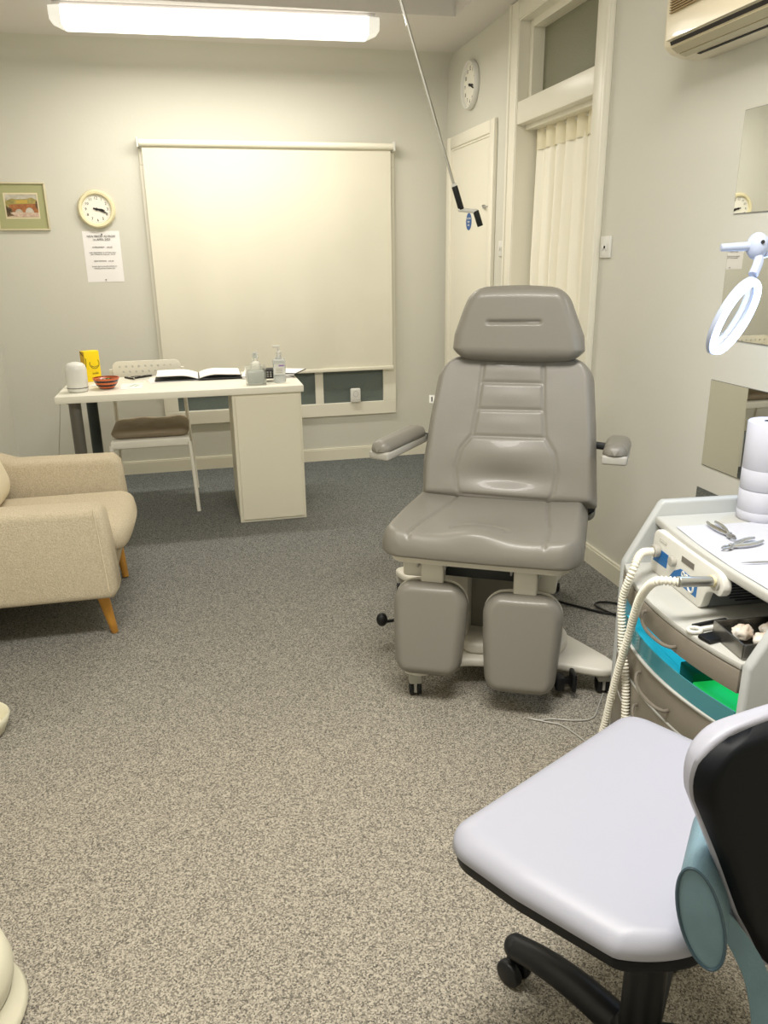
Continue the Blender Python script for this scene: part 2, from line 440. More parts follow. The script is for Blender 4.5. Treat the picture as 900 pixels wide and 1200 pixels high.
# ------------------------------------------------------------------ clocks, notice, picture
def clock(name, label, loc, rot, R, rim, rimm, dial, digits, hr, mn, numerals=True):
    t = thing(name, label, 'clock', loc, rot=rot)
    G().lathe([(0, 0), (R*.96, 0), (R, .008), (R, .02), (R-rim*.35, .032), (R-rim*.8, .03), (R-rim, .02), (R-rim, .014)], seg=56).build('rim', rimm, t, ang=50)
    G().cyl((0, 0, .001), (0, 0, .015), R-rim+.001, seg=56).build('dial', dial, t)
    if numerals:
        f = t
        k = R-rim; first = None; meshes = []
        for i in range(1, 13):
            a = PI/2-i*PI/6
            o = text(str(i), k*.27, Tr((k*.76*math.cos(a), k*.76*math.sin(a), .0158)), digits, t, 'numeral')
    g = G()
    for i in range(60):
        a = i*PI/30; k = R-rim; q = .9 if i % 5 else .9
        g.box(k*q, k*.94, -.0006, .0006, .0152, .0158, T=Rz(math.degrees(a)))
    g.build('minute_track', digits, t)
    def hand(nm, ang, L, wd, z):
        G().prism([(-.02, -wd/2), (L*.6, -wd*.9), (L, 0), (L*.6, wd*.9), (-.02, wd/2)], z, z+.001, T=Rz(ang)).build(nm, INK, t)
    hand('hour_hand', 90-hr*30, (R-rim)*.6, .007, .017); hand('minute_hand', 90-mn*6, (R-rim)*.88, .005, .019)
    G().cyl((0, 0, .015), (0, 0, .021), .008).build('hand_boss', INK, t)
    return t
clock('wall_clock', 'cream rimmed round clock above the paper notice on the back wall', (-.515, YB, 1.663), BACKROT, .109, .027, CREAM, DIAL, INK, 3.3, 18.5)
clock('wall_clock', 'thin white rimmed round clock above the closed white door', (XR, 4.866, 2.316), RIGHTROT, .13, .017, WHITE, DIAL, GINK, 3.3, 18.5)

nt = thing('paper_notice', 'white printed price notice pinned under the cream clock', 'notice', (-.51, YB, 1.39), rot=BACKROT)
G().grid(lambda u, v: (-.108+.216*u, -.149+.298*v, .0008+.002*math.sin(u*3)*math.sin(v*4)), 12, 16, .0006).build('sheet', PAPER, nt)
for b_, s_, y_, m_ in (('NEW PRICES AS FROM', .0165, .118, INK), ('1st APRIL 2023', .0165, .100, INK), ('CHIROPODY   £40.00', .0125, .055, GINK),
                       ('NAIL TREATMENT & CUTTING ONLY', .0095, .024, GINK), ('(NO CORNS OR CALLUS)   £32.00', .0095, .013, GINK),
                       ('NEW PATIENT   £45.00', .0115, -.026, GINK), ('PLEASE GIVE 24 HOURS NOTICE OF', .0092, -.057, GINK), ('CANCELLATION THANK YOU', .0092, -.069, GINK)):
    text(b_, s_, Tr((0, y_, .0042)), m_, nt, 'printed_line')
G().sph((.005, .13, .006), .004).build('pin', INK, nt); G().sph((.0, -.136, .005), .0035).build('pin', INK, nt)

pc = thing('framed_picture', 'small framed watercolour of a stone bridge with green mount', 'picture', (-.935, YB, 1.678), rot=BACKROT)
FRM = mat('pale_gilt_frame', (214, 204, 172), .4); MNT = mat('green_mount', (172, 172, 128), .8); MNT2 = mat('mount_bevel', (226, 214, 180), .8)
g = G(); wX, wY = .142, .133
for a in ((-wX, wX, wY-.009, wY), (-wX, wX, -wY, -wY+.009), (-wX, -wX+.009, -wY+.009, wY-.009), (wX-.009, wX, -wY+.009, wY-.009)):
    g.box(*a, 0, .018, .003, 2)
g.build('frame', FRM, pc)
G().box(-wX+.009, wX-.009, -wY+.009, wY-.009, .001, .008).build('mount', MNT, pc)
G().box(-.096, .094, -.068, .076, .008, .009).build('mount_window', MNT2, pc)
art = G().box(-.088, .088, -.058, .068, .009, .0096).build('painting', mat('art_sky', (206, 200, 186), .8, col2=(178, 170, 150), vscale=30), pc)
def blob(col, poly, z, c2=None): G().prism(poly, z, z+.0004).build('painted_shape', mat('art_paint', col, .85, col2=c2 or col, vscale=60), art)
blob((140, 134, 84), [(-.088, .03), (-.05, .045), (-.03, .04), (.03, .042), (.06, .05), (.088, .035), (.088, .0), (-.088, .0)], .0098, (176, 160, 96))
blob((196, 168, 84), [(-.03, .035), (.035, .037), (.035, .017), (-.03, .017)], .0101)
arch = [(-.07, .012), (.088, .016), (.088, -.035), (.07, -.035)]
arch += [(.04+.024*math.cos(a*PI/8), -.035+.03*math.sin(a*PI/8)) for a in range(0, 9)]
arch += [(-.02+.022*math.cos(a*PI/8), -.035+.022*math.sin(a*PI/8)) for a in range(0, 9)] + [(-.07, -.035)]
blob((176, 118, 74), arch, .0104, (150, 96, 62))
blob((190, 160, 140), [(-.088, -.03), (.088, -.034), (.088, -.058), (-.088, -.058)], .0107, (216, 196, 176))
blob((66, 58, 46), [(-.088, .005), (-.06, -.01), (-.05, -.03), (-.07, -.035), (-.045, -.05), (-.088, -.056)], .011, (120, 100, 70))
blob((100, 78, 60), [(.08, .03), (.088, .032), (.088, -.02), (.075, 0)], .011)

# ------------------------------------------------------------------ ceiling fitting, crank pole, air conditioner
lf = thing('ceiling_light', 'long fluorescent batten light with lit prismatic cover on the ceiling', 'light', (.255, 4.6, ZC), math.radians(-2.6))
G().box(-.79, .79, -.06, .075, -.022, 0, .004, 2).build('housing', FIXW, lf)
prof = [(-.072, -.018), (-.076, -.06), (-.058, -.1), (.072, -.1), (.088, -.06), (.085, -.018)]
G().prism([(p[0], p[1]) for p in prof], -.755, .755, bev=.004, seg=2, T=Matrix(((0, 0, 1, 0), (1, 0, 0, 0), (0, 1, 0, 0), (0, 0, 0, 1)))).build('diffuser', DIFF, lf)
for sx in (-1, 1):
    a0, a1 = sorted((sx*.77, sx*.815))
    b = G(); pin = [(p[0]*(.8), -.02+(p[1]+.02)*.72) for p in prof]
    def endcap(bb=b):
        q = bmesh.new()
        A = [q.verts.new((sx*.755, p[0]*1.002, p[1])) for p in prof]; B = [q.verts.new((sx*.812, p[0], p[1])) for p in pin]
        n = len(A)
        for i in range(n): q.faces.new((A[i], A[(i+1) % n], B[(i+1) % n], B[i]))
        q.faces.new(B); q.faces.new(A[::-1]); bmesh.ops.recalc_face_normals(q, faces=q.faces); bb._merge(q)
    endcap(); b.build('end_cap', DIFFE, lf)

cp = thing('crank_pole', 'long thin metal winding pole with cranked black grips hanging from the ceiling recess', 'pole', (.783, 3.6, 2.838))
def cpp(x, z, y=3.6): return (x-.783, y-3.6, z-2.838)
G().tube([cpp(.783, 2.838), cpp(1.188, 1.655)], .0065, 10).build('rod', CHROME, cp)
G().cyl(cpp(.783, 2.838), cpp(.79, 2.80), .014).build('ceiling_joint', STEEL, cp)
G().cyl(cpp(1.185, 1.665), cpp(1.219, 1.568), .0135, bev=.002).build('upper_grip', BLACK, cp)
G().cyl(cpp(1.181, 1.675), cpp(1.186, 1.66), .012).build('collar', WHITE, cp)
G().cyl(cpp(1.213, 1.567), cpp(1.288, 1.56), .009).sph(cpp(1.213, 1.567), .0105).sph(cpp(1.288, 1.56), .0105).build('crank_arm', WHITE, cp)
G().cyl(cpp(1.288, 1.562), cpp(1.312, 1.497), .0135, bev=.002).build('lower_grip', BLACK, cp)

ac = thing('air_conditioner', 'cream wall mounted air conditioning unit high on the right wall', 'air conditioner', (XR, 2.1, 1.96))
P = [(0, .01), (-.05, 0), (-.1, .002), (-.14, .012), (-.162, .026), (-.17, .04), (-.172, .28), (-.16, .31), (0, .315)]
TX = Matrix(((1, 0, 0, 0), (0, 0, 1, 0), (0, 1, 0, 0), (0, 0, 0, 1)))   # poly (x,z) extruded along y
G().prism(P, -.46, .45, bev=.006, seg=2, T=TX).build('casing', ACW, ac)
P2 = [(-.162, .044), (-.180, .046), (-.188, .28), (-.17, .312), (-.1, .318), (-.1, .3), (-.165, .28)]
G().prism(P2, -.44, .425, bev=.003, seg=2, T=TX).build('front_panel', ACW, ac)
g = G()
for i in range(22):
    z = .115+i*.0072; g.box(-.1905, -.182, -.42, .4, z, z+.0028)
g.build('intake_grille', mat('grille_shadow', (150, 126, 84), .5), ac)
def vane(p0, p1, y0=-.43, y1=.41, off=.0035):
    (xa, za), (xb, zb) = p0, p1; nx, nz = (zb-za), -(xb-xa); l = math.hypot(nx, nz); nx, nz = nx/l*off, nz/l*off
    if nz > 0: nx, nz = -nx, -nz
    return G().prism([(xa, za), (xb, zb), (xb+nx, zb+nz), (xa+nx, za+nz)], y0, y1, T=TX)
vane((-.164, .027), (-.141, .0125)).build('louvre', ACG, ac)
vane((-.136, .011), (-.112, .005), off=.003).build('louvre', ACG, ac)
vane((-.1715, .042), (-.1665, .031), off=.0015).build('outlet_slot', SLOT, ac)
vane((-.104, .0025), (-.094, .0018), off=.002, y1=.36).build('outlet_slot', SLOT, ac)

# ------------------------------------------------------------------ mirror tiles on the right wall
for lab, z0_, yl in (('square mirror tile reflecting the cream clock, topmost of the column', 1.485, 2.33),
                     ('square mirror tile behind the lit ring lamp', 1.097, 2.335),
                     ('square mirror tile just above the trolley and paper rolls', .66, 2.342),
                     ('mirror tile mostly hidden behind the trolley, lowest of the column', .277, 2.353)):
    t = thing('mirror_tile', lab, 'mirror', (XR, yl-.15, z0_+.15), rot=RIGHTROT)
    G().box(-.15, .15, -.149, .149, 0, .0035).build('backing', EDGE, t, smooth=False)
    G().box(-.1488, .1488, -.1478, .1478, .0035, .004).build('glass', MIRROR, t, smooth=False)

# ------------------------------------------------------------------ desk
dk = thing('desk', 'white desk with white cabinet end and two grey legs by the back window', 'desk', (-.085, 4.39, 0))
ox, oy = .085, -4.39
G().box(-.70+ox, .53+ox, 4.085+oy, 4.70+oy, .70, .735, .003, 2).build('desktop', WHITEM, dk)
G().box(.156+ox, .516+ox, 4.1+oy, 4.65+oy, .0, .699, .002, 1).build('cabinet', OFFW, dk)
G().box(.172+ox, .504+ox, 4.091+oy, 4.1005+oy, .015, .685, .002, 1).build('cabinet_panel', OFFW, dk)
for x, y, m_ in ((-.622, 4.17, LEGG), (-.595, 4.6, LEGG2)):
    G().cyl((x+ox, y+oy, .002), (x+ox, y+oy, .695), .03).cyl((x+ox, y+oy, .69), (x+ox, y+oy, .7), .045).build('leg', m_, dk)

# folding-style white chair pushed under the desk
ch_ = thing('desk_chair', 'white chair with perforated back and brown seat cushion, tucked behind the desk', 'chair', (-.29, 4.62, 0))
def U(x, y, z): return (x+.29, y-4.62, z)
for sx, xb in ((-1, -.505), (1, -.075)):
    fx = xb
    G().tube([U(fx+sx*-.005, 4.42, .40), U(fx+sx*.005, 4.39, .2), U(fx+sx*.012, 4.375, .002)], .011, 10).build('leg', CHAIRW, ch_)
    G().tube([U(fx-sx*.015, 4.78, .77), U(fx-sx*.012, 4.80, .5), U(fx-sx*.0, 4.84, .22), U(fx+sx*.008, 4.87, .002)], .011, 10, smooth=4).build('leg', CHAIRW, ch_)
G().prism([(-.212, -.2), (.212, -.2), (.205, .18), (-.205, .18)], .375, .425, .012, 3).build('seat', CHAIRW, ch_)
# perforated back
bk = G()
x0, x1, zt, zb = -.175, .175, .805, .655
def rr(cx, cz, hw, hh, r, n=6):
    out = []
    for (sx, sz, a0) in ((1, 1, 0), (-1, 1, 90), (-1, -1, 180), (1, -1, 270)):
        for k in range(n+1):
            a = math.radians(a0+90*k/n); out.append((cx+sx*(hw-r)+r*math.cos(a), cz+sz*(hh-r)+r*math.sin(a)))
    return out
outer = rr(0, .725, .19, .09, .035)
def plate(outer, holes, y0, y1, T):
    b = bmesh.new(); es = []
    for loop in [outer]+holes:
        vs = [b.verts.new((p[0], p[1], 0)) for p in loop]
        for i in range(len(vs)): es.append(b.edges.new((vs[i], vs[(i+1) % len(vs)])))
    r = bmesh.ops.triangle_fill(b, use_beauty=True, use_dissolve=False, edges=es)
    ex = bmesh.ops.extrude_face_region(b, geom=list(b.faces))
    for v in [q for q in ex['geom'] if isinstance(q, bmesh.types.BMVert)]: v.co.z += y1-y0
    bmesh.ops.recalc_face_normals(b, faces=b.faces)
    b.transform(T); return b
holes = []
for j in range(4):
    for i in range(9):
        cx = -.15+i*.0355+(.018 if j % 2 else 0); cz = .784-j*.030
        if abs(cx) > .162: continue
        holes.append([(cx+.0075*math.cos(a*PI/4), cz+.0075*math.sin(a*PI/4)) for a in range(8)])
bk._merge(plate(outer, holes, 0, .012, Tr((0, .145, 0)) @ Matrix(((1, 0, 0, 0), (0, 0, 1, 0), (0, 1, 0, 0), (0, 0, 0, 1)))))
bk.build('backrest', CHAIRW, ch_)
cs = G()
cs.pad(lambda t: -.21, lambda t: .21, -.19, .17, .035, .06, .03, .05, rc=.05, n=40, m=40,
       disp=lambda x, y: -.012*sum(math.exp(-((x-a)**2+(y-b)**2)/.0006) for a in (-.1, 0, .1) for b in (-.08, .07))+.004*math.sin(x*30)*math.cos(y*25), T=Tr((0, 0, .456)))
tag(cs.build('seat_cushion', BRNCUSH), 'brown tufted cushion on the seat of the white desk chair', 'cushion').location = (-.29, 4.62, 0)

# ------------------------------------------------------------------ things on the desk
Zd = .7352
t = thing('smart_speaker', 'white dome topped smart speaker at the left end of the desk', 'speaker', (-.605, 4.235, Zd))
G().lathe([(0, .002), (.046, .002), (.05, .01), (.0505, .03), (.052, .06), (.0525, .11), (.047, .133), (.035, .144), (.015, .149), (0, .15)]).build('shell', WHITE, t, ang=60)
G().lathe([(0, 0), (.045, 0), (.047, .004), (.0495, .016), (.049, .0165), (0, .0165)]).build('base', GREYP, t)
G().lathe([(.0505, .02), (.0512, .02), (.0514, .0235), (.0507, .0235)]).build('base_ring', GINK, t)
t = thing('gift_tin', 'bright yellow upright carton with a black smile motif behind the speaker', 'carton', (-.575, 4.60, Zd), math.radians(28))
G().box(-.042, .042, -.03, .03, 0, .165, .003, 2).build('carton', YEL, t)
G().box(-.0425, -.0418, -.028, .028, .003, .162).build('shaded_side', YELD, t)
pts = [(.01+.026*math.cos(a), -.0305, .098+.028*math.sin(a)) for a in [math.radians(x) for x in range(-200, 45, 15)]]
G().tube(pts, .0014, 6).tube([(.0+.02*math.cos(a)+.01, -.0305, .093+.014*math.sin(a)) for a in [math.radians(x) for x in range(200, 345, 15)]], .0012, 6).build('smile_motif', INK, t)
text('smile', .017, Tr((.01, -.0306, .045)) @ Rx(90), INK, t)
G().tube([(-.043, .02, .163), (-.046, -.005, .15), (-.036, -.033, .12), (-.044, -.03, .06), (-.046, 0, .02)], .0016, 6, smooth=6).build('cord_loop', INK, t)
t = thing('patterned_bowl', 'small orange and black striped bowl of wrapped sweets on the desk', 'bowl', (-.47, 4.29, Zd))
BOWLM = stripe_mat('bowl_glaze', (40, 34, 34), (212, 108, 62), 15, 'Z', .25)
G().lathe([(0, .004), (.03, 0), (.033, .002), (.052, .022), (.064, .05), (.066, .054), (.062, .053), (.05, .026), (.03, .009), (0, .008)], T=None).build('bowl', BOWLM, t, ang=60)
G().lathe([(.0615, .0535), (.067, .054), (.067, .058), (.062, .058)]).build('bowl_rim', ORANGE, t)
for i in range(9):
    a = i*2.4; r = .012+.0035*i
    o = G().box(-.012, .012, -.008, .008, -.006, .006, .004, 2).build('wrapped_sweet', (PAPER, CREAM, PAPER, GREEN)[i % 4])
    tag(o, 'pale wrapped sweet in the striped bowl on the desk', 'sweet', 'sweets in the striped bowl')
    o.location = (-.47+r*math.cos(a), 4.29+r*math.sin(a), Zd+.035+.006*(i % 2)); o.rotation_euler = (.3*i, .5, a)
def flat(name, poly, label, cat, m_, z=Zd, h=.0012):
    o = G().prism(poly, z, z+h).build(name, m_, smooth=False); return tag(o, label, cat)
flat('paper_slip', [(-.57, 4.40), (-.49, 4.39), (-.48, 4.46), (-.56, 4.47)], 'small white paper slip between the yellow carton and the bowl', 'paper', PAPER)
lt = thing('printed_leaflet', 'white leaflet with a green sprig motif beside the striped bowl', 'leaflet', (-.35, 4.33, Zd))
G().prism([(-.05, -.1), (.06, -.09), (.05, .1), (-.06, .09)], 0, .0015).build('sheet', PAPER, lt, smooth=False)
g = G()
for k, (a, b) in enumerate(((-.02, -.03), (-.01, 0), (.0, .03), (.012, -.02), (.02, .015))):
    g.prism([(a, b), (a+.012, b+.006), (a+.026, b+.02), (a+.01, b+.016)], .0016, .002)
g.build('sprig_motif', GREEN, lt, smooth=False)
for lab, x, y, rz, L in (('dark pen lying nearest the bowl on the desk', -.375, 4.60, -55, .11), ('dark pen lying on the desk near the open diary', -.30, 4.64, 40, .13)):
    t = thing('pen', lab, 'pen', (x, y, Zd+.0055), math.radians(rz))
    G().cyl((-L/2, 0, 0), (L*.36, 0, 0), .005, bev=.001).build('barrel', INK, t); G().cyl((L*.36, 0, 0), (L/2, 0, 0), .005, .001).build('tip', STEEL, t)
t = thing('spectacles', 'dark folded glasses behind the pens on the desk', 'glasses', (-.31, 4.585, Zd+.004), math.radians(20))
G().tube([(.025*math.cos(a*PI/8)-.03, .018*math.sin(a*PI/8), .012) for a in range(16)], .0018, 6, True).tube([(.025*math.cos(a*PI/8)+.03, .018*math.sin(a*PI/8), .012) for a in range(16)], .0018, 6, True).build('frame_front', INK, t)
G().tube([(-.055, 0, .012), (-.05, .05, .008), (.05, .055, .003)], .0018, 6).build('temple', INK, t)

def sheets(lab, name, x0, y0, x1, y1, n, z):
    t = thing(name, lab, 'papers', ((x0+x1)/2, (y0+y1)/2, z), math.radians(6))
    for i in range(n):
        G().box(-(x1-x0)/2+.004*i, (x1-x0)/2+.003*i, -(y1-y0)/2, (y1-y0)/2, .001*i, .001*i+.0008).build('sheet', PAPER, t, smooth=False)
sheets('thin pile of loose white papers under the left of the open diary', 'paper_pile', -.27, 4.40, -.02, 4.60, 4, Zd)
dy = thing('open_diary', 'large open black covered diary with white pages on the desk', 'diary', (0, 4.52, Zd+.006))
G().box(-.235, .235, -.11, .16, 0, .005, .002, 1).build('cover', BLACK, dy)
def page(sx):
    def f(u, v):
        x = sx*(.004+.222*u); z = .006+.022*math.sin(min(1, u*2.2)*PI/2)*(1-.55*u)+(.012*u if sx < 0 else 0)
        return (x, -.10+.25*v, z)
    return f
for sx in (-1, 1):
    G().grid(page(sx), 26, 6, .004 if sx < 0 else -.004).build('page_block', PAPER, dy)
g = G()
for i in range(9): g.box(.03, .2, -.08+i*.024, -.0792+i*.024, .0295, .030)
t = thing('paper_stack', 'white sheets fanned beyond the clear box at the right of the desk', 'papers', (.40, 4.50, Zd), math.radians(-8))
for i in range(5): G().box(-.15, .13-.008*i, -.13, .10, .003*i, .003*i+.0022).build('sheet', PAPER, t, smooth=False)
G().box(-.155, .135, -.135, .104, .0155, .0175).build('top_sheet', PAPER, t, smooth=False)
t = thing('clipboard', 'dark edged clipboard of white paper overhanging the right edge of the desk', 'clipboard', (.47, 4.45, Zd+.02), math.radians(-25))
G().box(-.07, .09, -.06, .13, 0, .003).build('board', BLACK, t, smooth=False); G().box(-.065, .085, -.055, .125, .003, .005).build('sheet', PAPER, t, smooth=False)
t = thing('acrylic_box', 'clear acrylic box of cotton at the right of the desk beside the gel pump', 'box', (.292, 4.19, Zd))
g = G().box(-.052, .052, -.04, .04, 0, .004).box(-.052, -.049, -.04, .04, .004, .1).box(.049, .052, -.04, .04, .004, .1).box(-.049, .049, -.04, -.037, .004, .1).box(-.049, .049, .037, .04, .004, .1)
g.build('box_walls', CLEAR, t, smooth=False)
G().box(-.045, .045, -.033, .033, .005, .075, .012, 3).build('contents', GEL, t)
t = thing('clear_bottle', 'clear plastic bottle with domed cap just behind the acrylic box', 'bottle', (.305, 4.32, Zd))
G().lathe([(0, 0), (.028, 0), (.03, .006), (.03, .085), (.022, .105), (.011, .115), (.011, .125), (0, .125)]).build('bottle', CLEAR, t, ang=50)
G().lathe([(.014, .12), (.016, .12), (.016, .14), (.012, .152), (0, .156)]).build('cap', GEL, t, ang=50)
t = thing('card_reader', 'small black card machine between the acrylic box and gel bottle', 'card machine', (.365, 4.28, Zd+.018), math.radians(-6))
G().box(-.035, .035, -.04, .04, 0, .05, .006, 2).build('body', BLACK, t)
g = G()
for i in range(3):
    for j in range(3): g.box(-.022+i*.016, -.012+i*.016, -.0412, -.0395, .010+j*.011, .017+j*.011)
g.build('keypad', GREYP, t)
t = thing('hand_gel_pump', 'tall clear hand gel bottle with white pump at the right end of the desk', 'bottle', (.42, 4.21, Zd))
G().box(-.033, .033, -.02, .02, 0, .128, .012, 4).lathe([(.02, .125), (.013, .137), (.011, .15), (0, .15)]).build('bottle', GEL, t)
G().lathe([(0, .146), (.0145, .146), (.0145, .163), (.007, .168), (.006, .185), (0, .185)]).box(-.03, .008, -.006, .006, .184, .196, .003, 2).build('pump', WHITE, t)
G().box(-.026, .026, -.0207, -.0198, .045, .1).build('label_panel', WHITE, t, smooth=False)
G().box(-.004, .024, -.0212, -.0206, .088, .096).build('label_band', PURP, t, smooth=False)
for i in range(3): G().box(-.02, .014, -.0211, -.0206, .054+.009*i, .057+.009*i).build('label_print', GREYP, t, smooth=False)

pts = [(-.605, 4.29, Zd+.008), (-.66, 4.33, Zd+.004), (-.712, 4.36, .735), (-.72, 4.37, .68), (-.74, 4.38, .55), (-.80, 4.6, .36), (-.86, 4.9, .2), (-.90, 5.25, .1)]
tag(G().tube(pts, .0022, 6, smooth=8).build('speaker_cable', WHITE), 'thin white cable hanging from the smart speaker down to the wall', 'cable')

# ------------------------------------------------------------------ armchair
am = thing('armchair', 'cream boucle armchair with splayed wooden legs by the left wall', 'armchair', (-.72, 3.2, 0))
def A(x, y): return (x+.72, y-3.2)
def abox(x0, x1, y0, y1, z0, z1, bev, T=None):
    return G().box(x0+.72, x1+.72, y0-3.2, y1-3.2, z0, z1, bev, 5, T)
abox(-1.10, -.372, 2.86, 3.56, .20, .325, .03).build('seat_base', BOUCLE, am)
def armprof(top_f, top_b):
    return [(-1.12+.72, .19), (-.375+.72, .185), (-.352+.72, .22), (-.362+.72, .40), (-.372+.72, top_f-.03), (-.40+.72, top_f), (-.8+.72, top_f+.006), (-.95+.72, top_b), (-1.12+.72, top_b+.12)]
for y0, y1, tf, nm in ((2.79, 2.925, .535, 'arm'), (3.49, 3.625, .553, 'arm')):
    g = G().prism(armprof(tf, tf+.06), y0-3.2, y1-3.2, bev=.028, seg=5, T=TX); g.build(nm, BOUCLE, am, ang=50)
abox(-1.15, -.99, 2.80, 3.62, .2, .86, .05).build('back', BOUCLE, am)
g = G().pad(lambda t: -.275, lambda t: .275, -.34, .35, .062, .08, .055, .06, rc=.07, n=40, m=40, crown1=.015, T=Tr((-.665+.72, 3.207-3.2, .362)) @ Rz(-90))
g.build('seat_cushion', BOUCLE, am)
g = G().pad(lambda t: -.265, lambda t: .265, -.2, .2, .07, .12, .06, .1, rc=.09, n=36, m=36, T=Tr((-.90+.72, .007, .62)) @ Ry(72) @ Rz(90))
g.build('back_cushion', BOUCLE2, am)
for tx, ty, bx_, by in ((-.43, 2.875, -.4, 2.905), (-.43, 3.53, -.4, 3.47), (-1.02, 2.88, -1.07, 2.88), (-1.02, 3.53, -1.07, 3.54)):
    G().cyl((bx_+.72, by-3.2, .001), (tx+.72, ty-3.2, .215), .0135, .024, bev=.003).build('leg', WOOD, am)
for y_ in (2.788,):
    G().tube([(-.405+.72, y_-3.2-.0005, .545), (-.395+.72, y_-3.2-.0005, .4), (-.385+.72, y_-3.2-.0005, .22)], .0018, 6).build('piping', BOUCLE2, am)

# ------------------------------------------------------------------ treatment chair
TH = math.radians(-29)
tc_ = thing('treatment_chair', 'large taupe vinyl podiatry treatment chair with split leg rests', 'treatment chair', (1.0, 2.5, 0), TH)
def seg_d(px, py, a, b):
    vx, vy = b[0]-a[0], b[1]-a[1]; l = vx*vx+vy*vy
    t = max(0, min(1, ((px-a[0])*vx+(py-a[1])*vy)/l)); return math.hypot(px-a[0]-t*vx, py-a[1]-t*vy)
def groove(lines, depth=.006, wd=.0055):
    def f(x, y):
        d = min(seg_d(x, y, a, b) for L in lines for a, b in zip(L, L[1:]))
        return -depth*math.exp(-(d/wd)**2)
    return f
def seam(lines, hf, T, parent, m_=SEAM, r=.0013):
    g = G()
    for L in lines:
        P = catmull([Vector((p[0], p[1], 0)) for p in L], 8)
        P = [Vector((p.x, p.y, hf(p.x, p.y))) for p in P]
        g.tube(P, r, 5, T=T)
    return g.build('seam', m_, parent)
# seat pad (local: x right in picture, -y towards the camera)
seat_lines = [[(-.205, -.50), (-.185, -.35), (-.15, -.2), (-.13, -.05)], [(.205, -.50), (.205, -.35), (.19, -.2), (.18, -.05)]]
oval = [(.0+.085*math.cos(a*PI/10), -.415+.05*math.sin(a*PI/10)) for a in range(-1, 12)]
gs = groove(seat_lines+[oval], .006, .0055)
def sd(x, y):
    z = gs(x, y)
    z += .022*math.exp(-((x+.005)/.085)**2-((y+.47)/.10)**2)            # raised nose in the middle of the front edge
    z += .014*(min(1, abs(x-.01)/.29)**3)                                # side bolsters
    z -= .010*math.exp(-((x-.02)/.16)**2-((y+.27)/.10)**2)
    return z
Ts = Tr((0, 0, .505))
sx_l = lambda t: -.305+.035*t**2; sx_r = lambda t: .318-.0*t
G().pad(sx_l, sx_r, -.515, .03, .062, .04, .012, .02, rc=.085, rc1=.03, crown0=.008, disp=sd, n=110, m=120, T=Ts).build('seat', VINYL, tc_, ang=60)
G().pad(lambda t: -.285, lambda t: .295, -.50, .02, .004, .01, .024, .02, rc=.08, rc1=.03, n=30, m=30, T=Tr((0, 0, .492))).build('seat_tray', CREAMP, tc_)
# backrest
tb = math.atan2(.17, .47); back_T = Tr((0, -.045, .545)) @ Rx(90-math.degrees(tb)*1.0)
# local pad frame: x right, y up the back, z towards camera
def W_(t, pts):
    for (a, b), (c, e) in zip(pts, pts[1:]):
        if t <= c: return b+(e-b)*(t-a)/(c-a)
    return pts[-1][1]
LB = .51
bl_l = lambda t: W_(t, [(0, -.262), (.25, -.268), (.55, -.256), (.85, -.238), (1, -.215)])
bl_r = lambda t: W_(t, [(0, .345), (.25, .335), (.55, .322), (.85, .305), (1, .29)])
def bb(x, t): return (x, t*LB)
lseam = [bb(-.072, .99), bb(-.077, .80), bb(-.083, .62), bb(-.093, .45), bb(-.13, .345), bb(-.146, .22), bb(-.134, .08), bb(-.112, .015)]
rseam = [bb(.131, .99), bb(.138, .80), bb(.144, .63), bb(.157, .45), bb(.192, .345), bb(.205, .22), bb(.198, .08), bb(.179, .015)]
hs = [[bb(-.077, .81), bb(.137, .813)], [bb(-.083, .625), bb(.144, .632)], [bb(-.092, .44), bb(.158, .447)], [bb(-.125, .04), bb(.185, .03)]]
gb = groove([lseam, rseam]+hs, .005, .0055)
def bd(x, y):
    z = gb(x, y); t = y/LB
    z += .012*math.exp(-((x-.03)/.13)**2-((t-.33)/.10)**2)              # lumbar roll
    z -= .016*math.exp(-((x-.03)/.13)**2-((t-.17)/.07)**2)
    for k in (.53, .72, .9): z += .003*math.exp(-((x-.03)/.09)**2-((t-k)/.06)**2)
    z += .012*(min(1, abs(x-.04)/.27)**4)
    return z
G().pad(bl_l, bl_r, 0, LB, .05, .035, .03, .03, rc=.012, rc1=.07, crown1=.028, disp=bd, n=130, m=120, T=back_T).build('backrest', VINYL, tc_, ang=60)
G().pad(lambda t: bl_l(t)+.006, lambda t: bl_r(t)-.006, -.02, LB-.01, .001, .01, .02, .02, rc=.02, rc1=.07, crown1=.028, n=24, m=24, T=back_T @ Tr((0, 0, -.034))).build('back_shell', DKMET, tc_)
G().pad(lambda t: -.25+.0*t, lambda t: .34, -.05, .05, .02, .03, .03, .03, rc=.03, n=20, m=30, T=Tr((0, .02, .53)) @ Rx(60)).build('back_skirt', VINYL, tc_)
# headrest
hl = lambda t: W_(t, [(0, -.165), (.15, -.182), (.35, -.178), (.7, -.15), (1, -.12)])
hr = lambda t: W_(t, [(0, .25), (.15, .268), (.35, .262), (.7, .226), (1, .195)])
HL = [[(-.055, .125), (.115, .127)]]
ghd = groove(HL, .009, .006)
head_T = Tr((0, .07, 1.025)) @ Rx(82)
G().pad(hl, hr, 0, .245, .055, .045, .035, .035, rc=.045, rc1=.05, crown1=.006, crown0=.004, disp=lambda x, y: ghd(x, y), n=90, m=100, T=head_T).build('headrest', VINYL, tc_, ang=60)
for x in (-.03, .1):
    G().cyl((x, .145, .98), (x, .15, 1.1), .007).build('headrest_post', STEEL, tc_)
# care tag
G().box(-.014, .006, -.001, .001, -.014, .014, T=Tr((-.248, .052, .885))).build('care_tag', WHITE, tc_)
G().box(-.006, -.002, -.002, -.001, -.009, .008, T=Tr((-.248, .052, .885))).build('tag_print', INK, tc_)
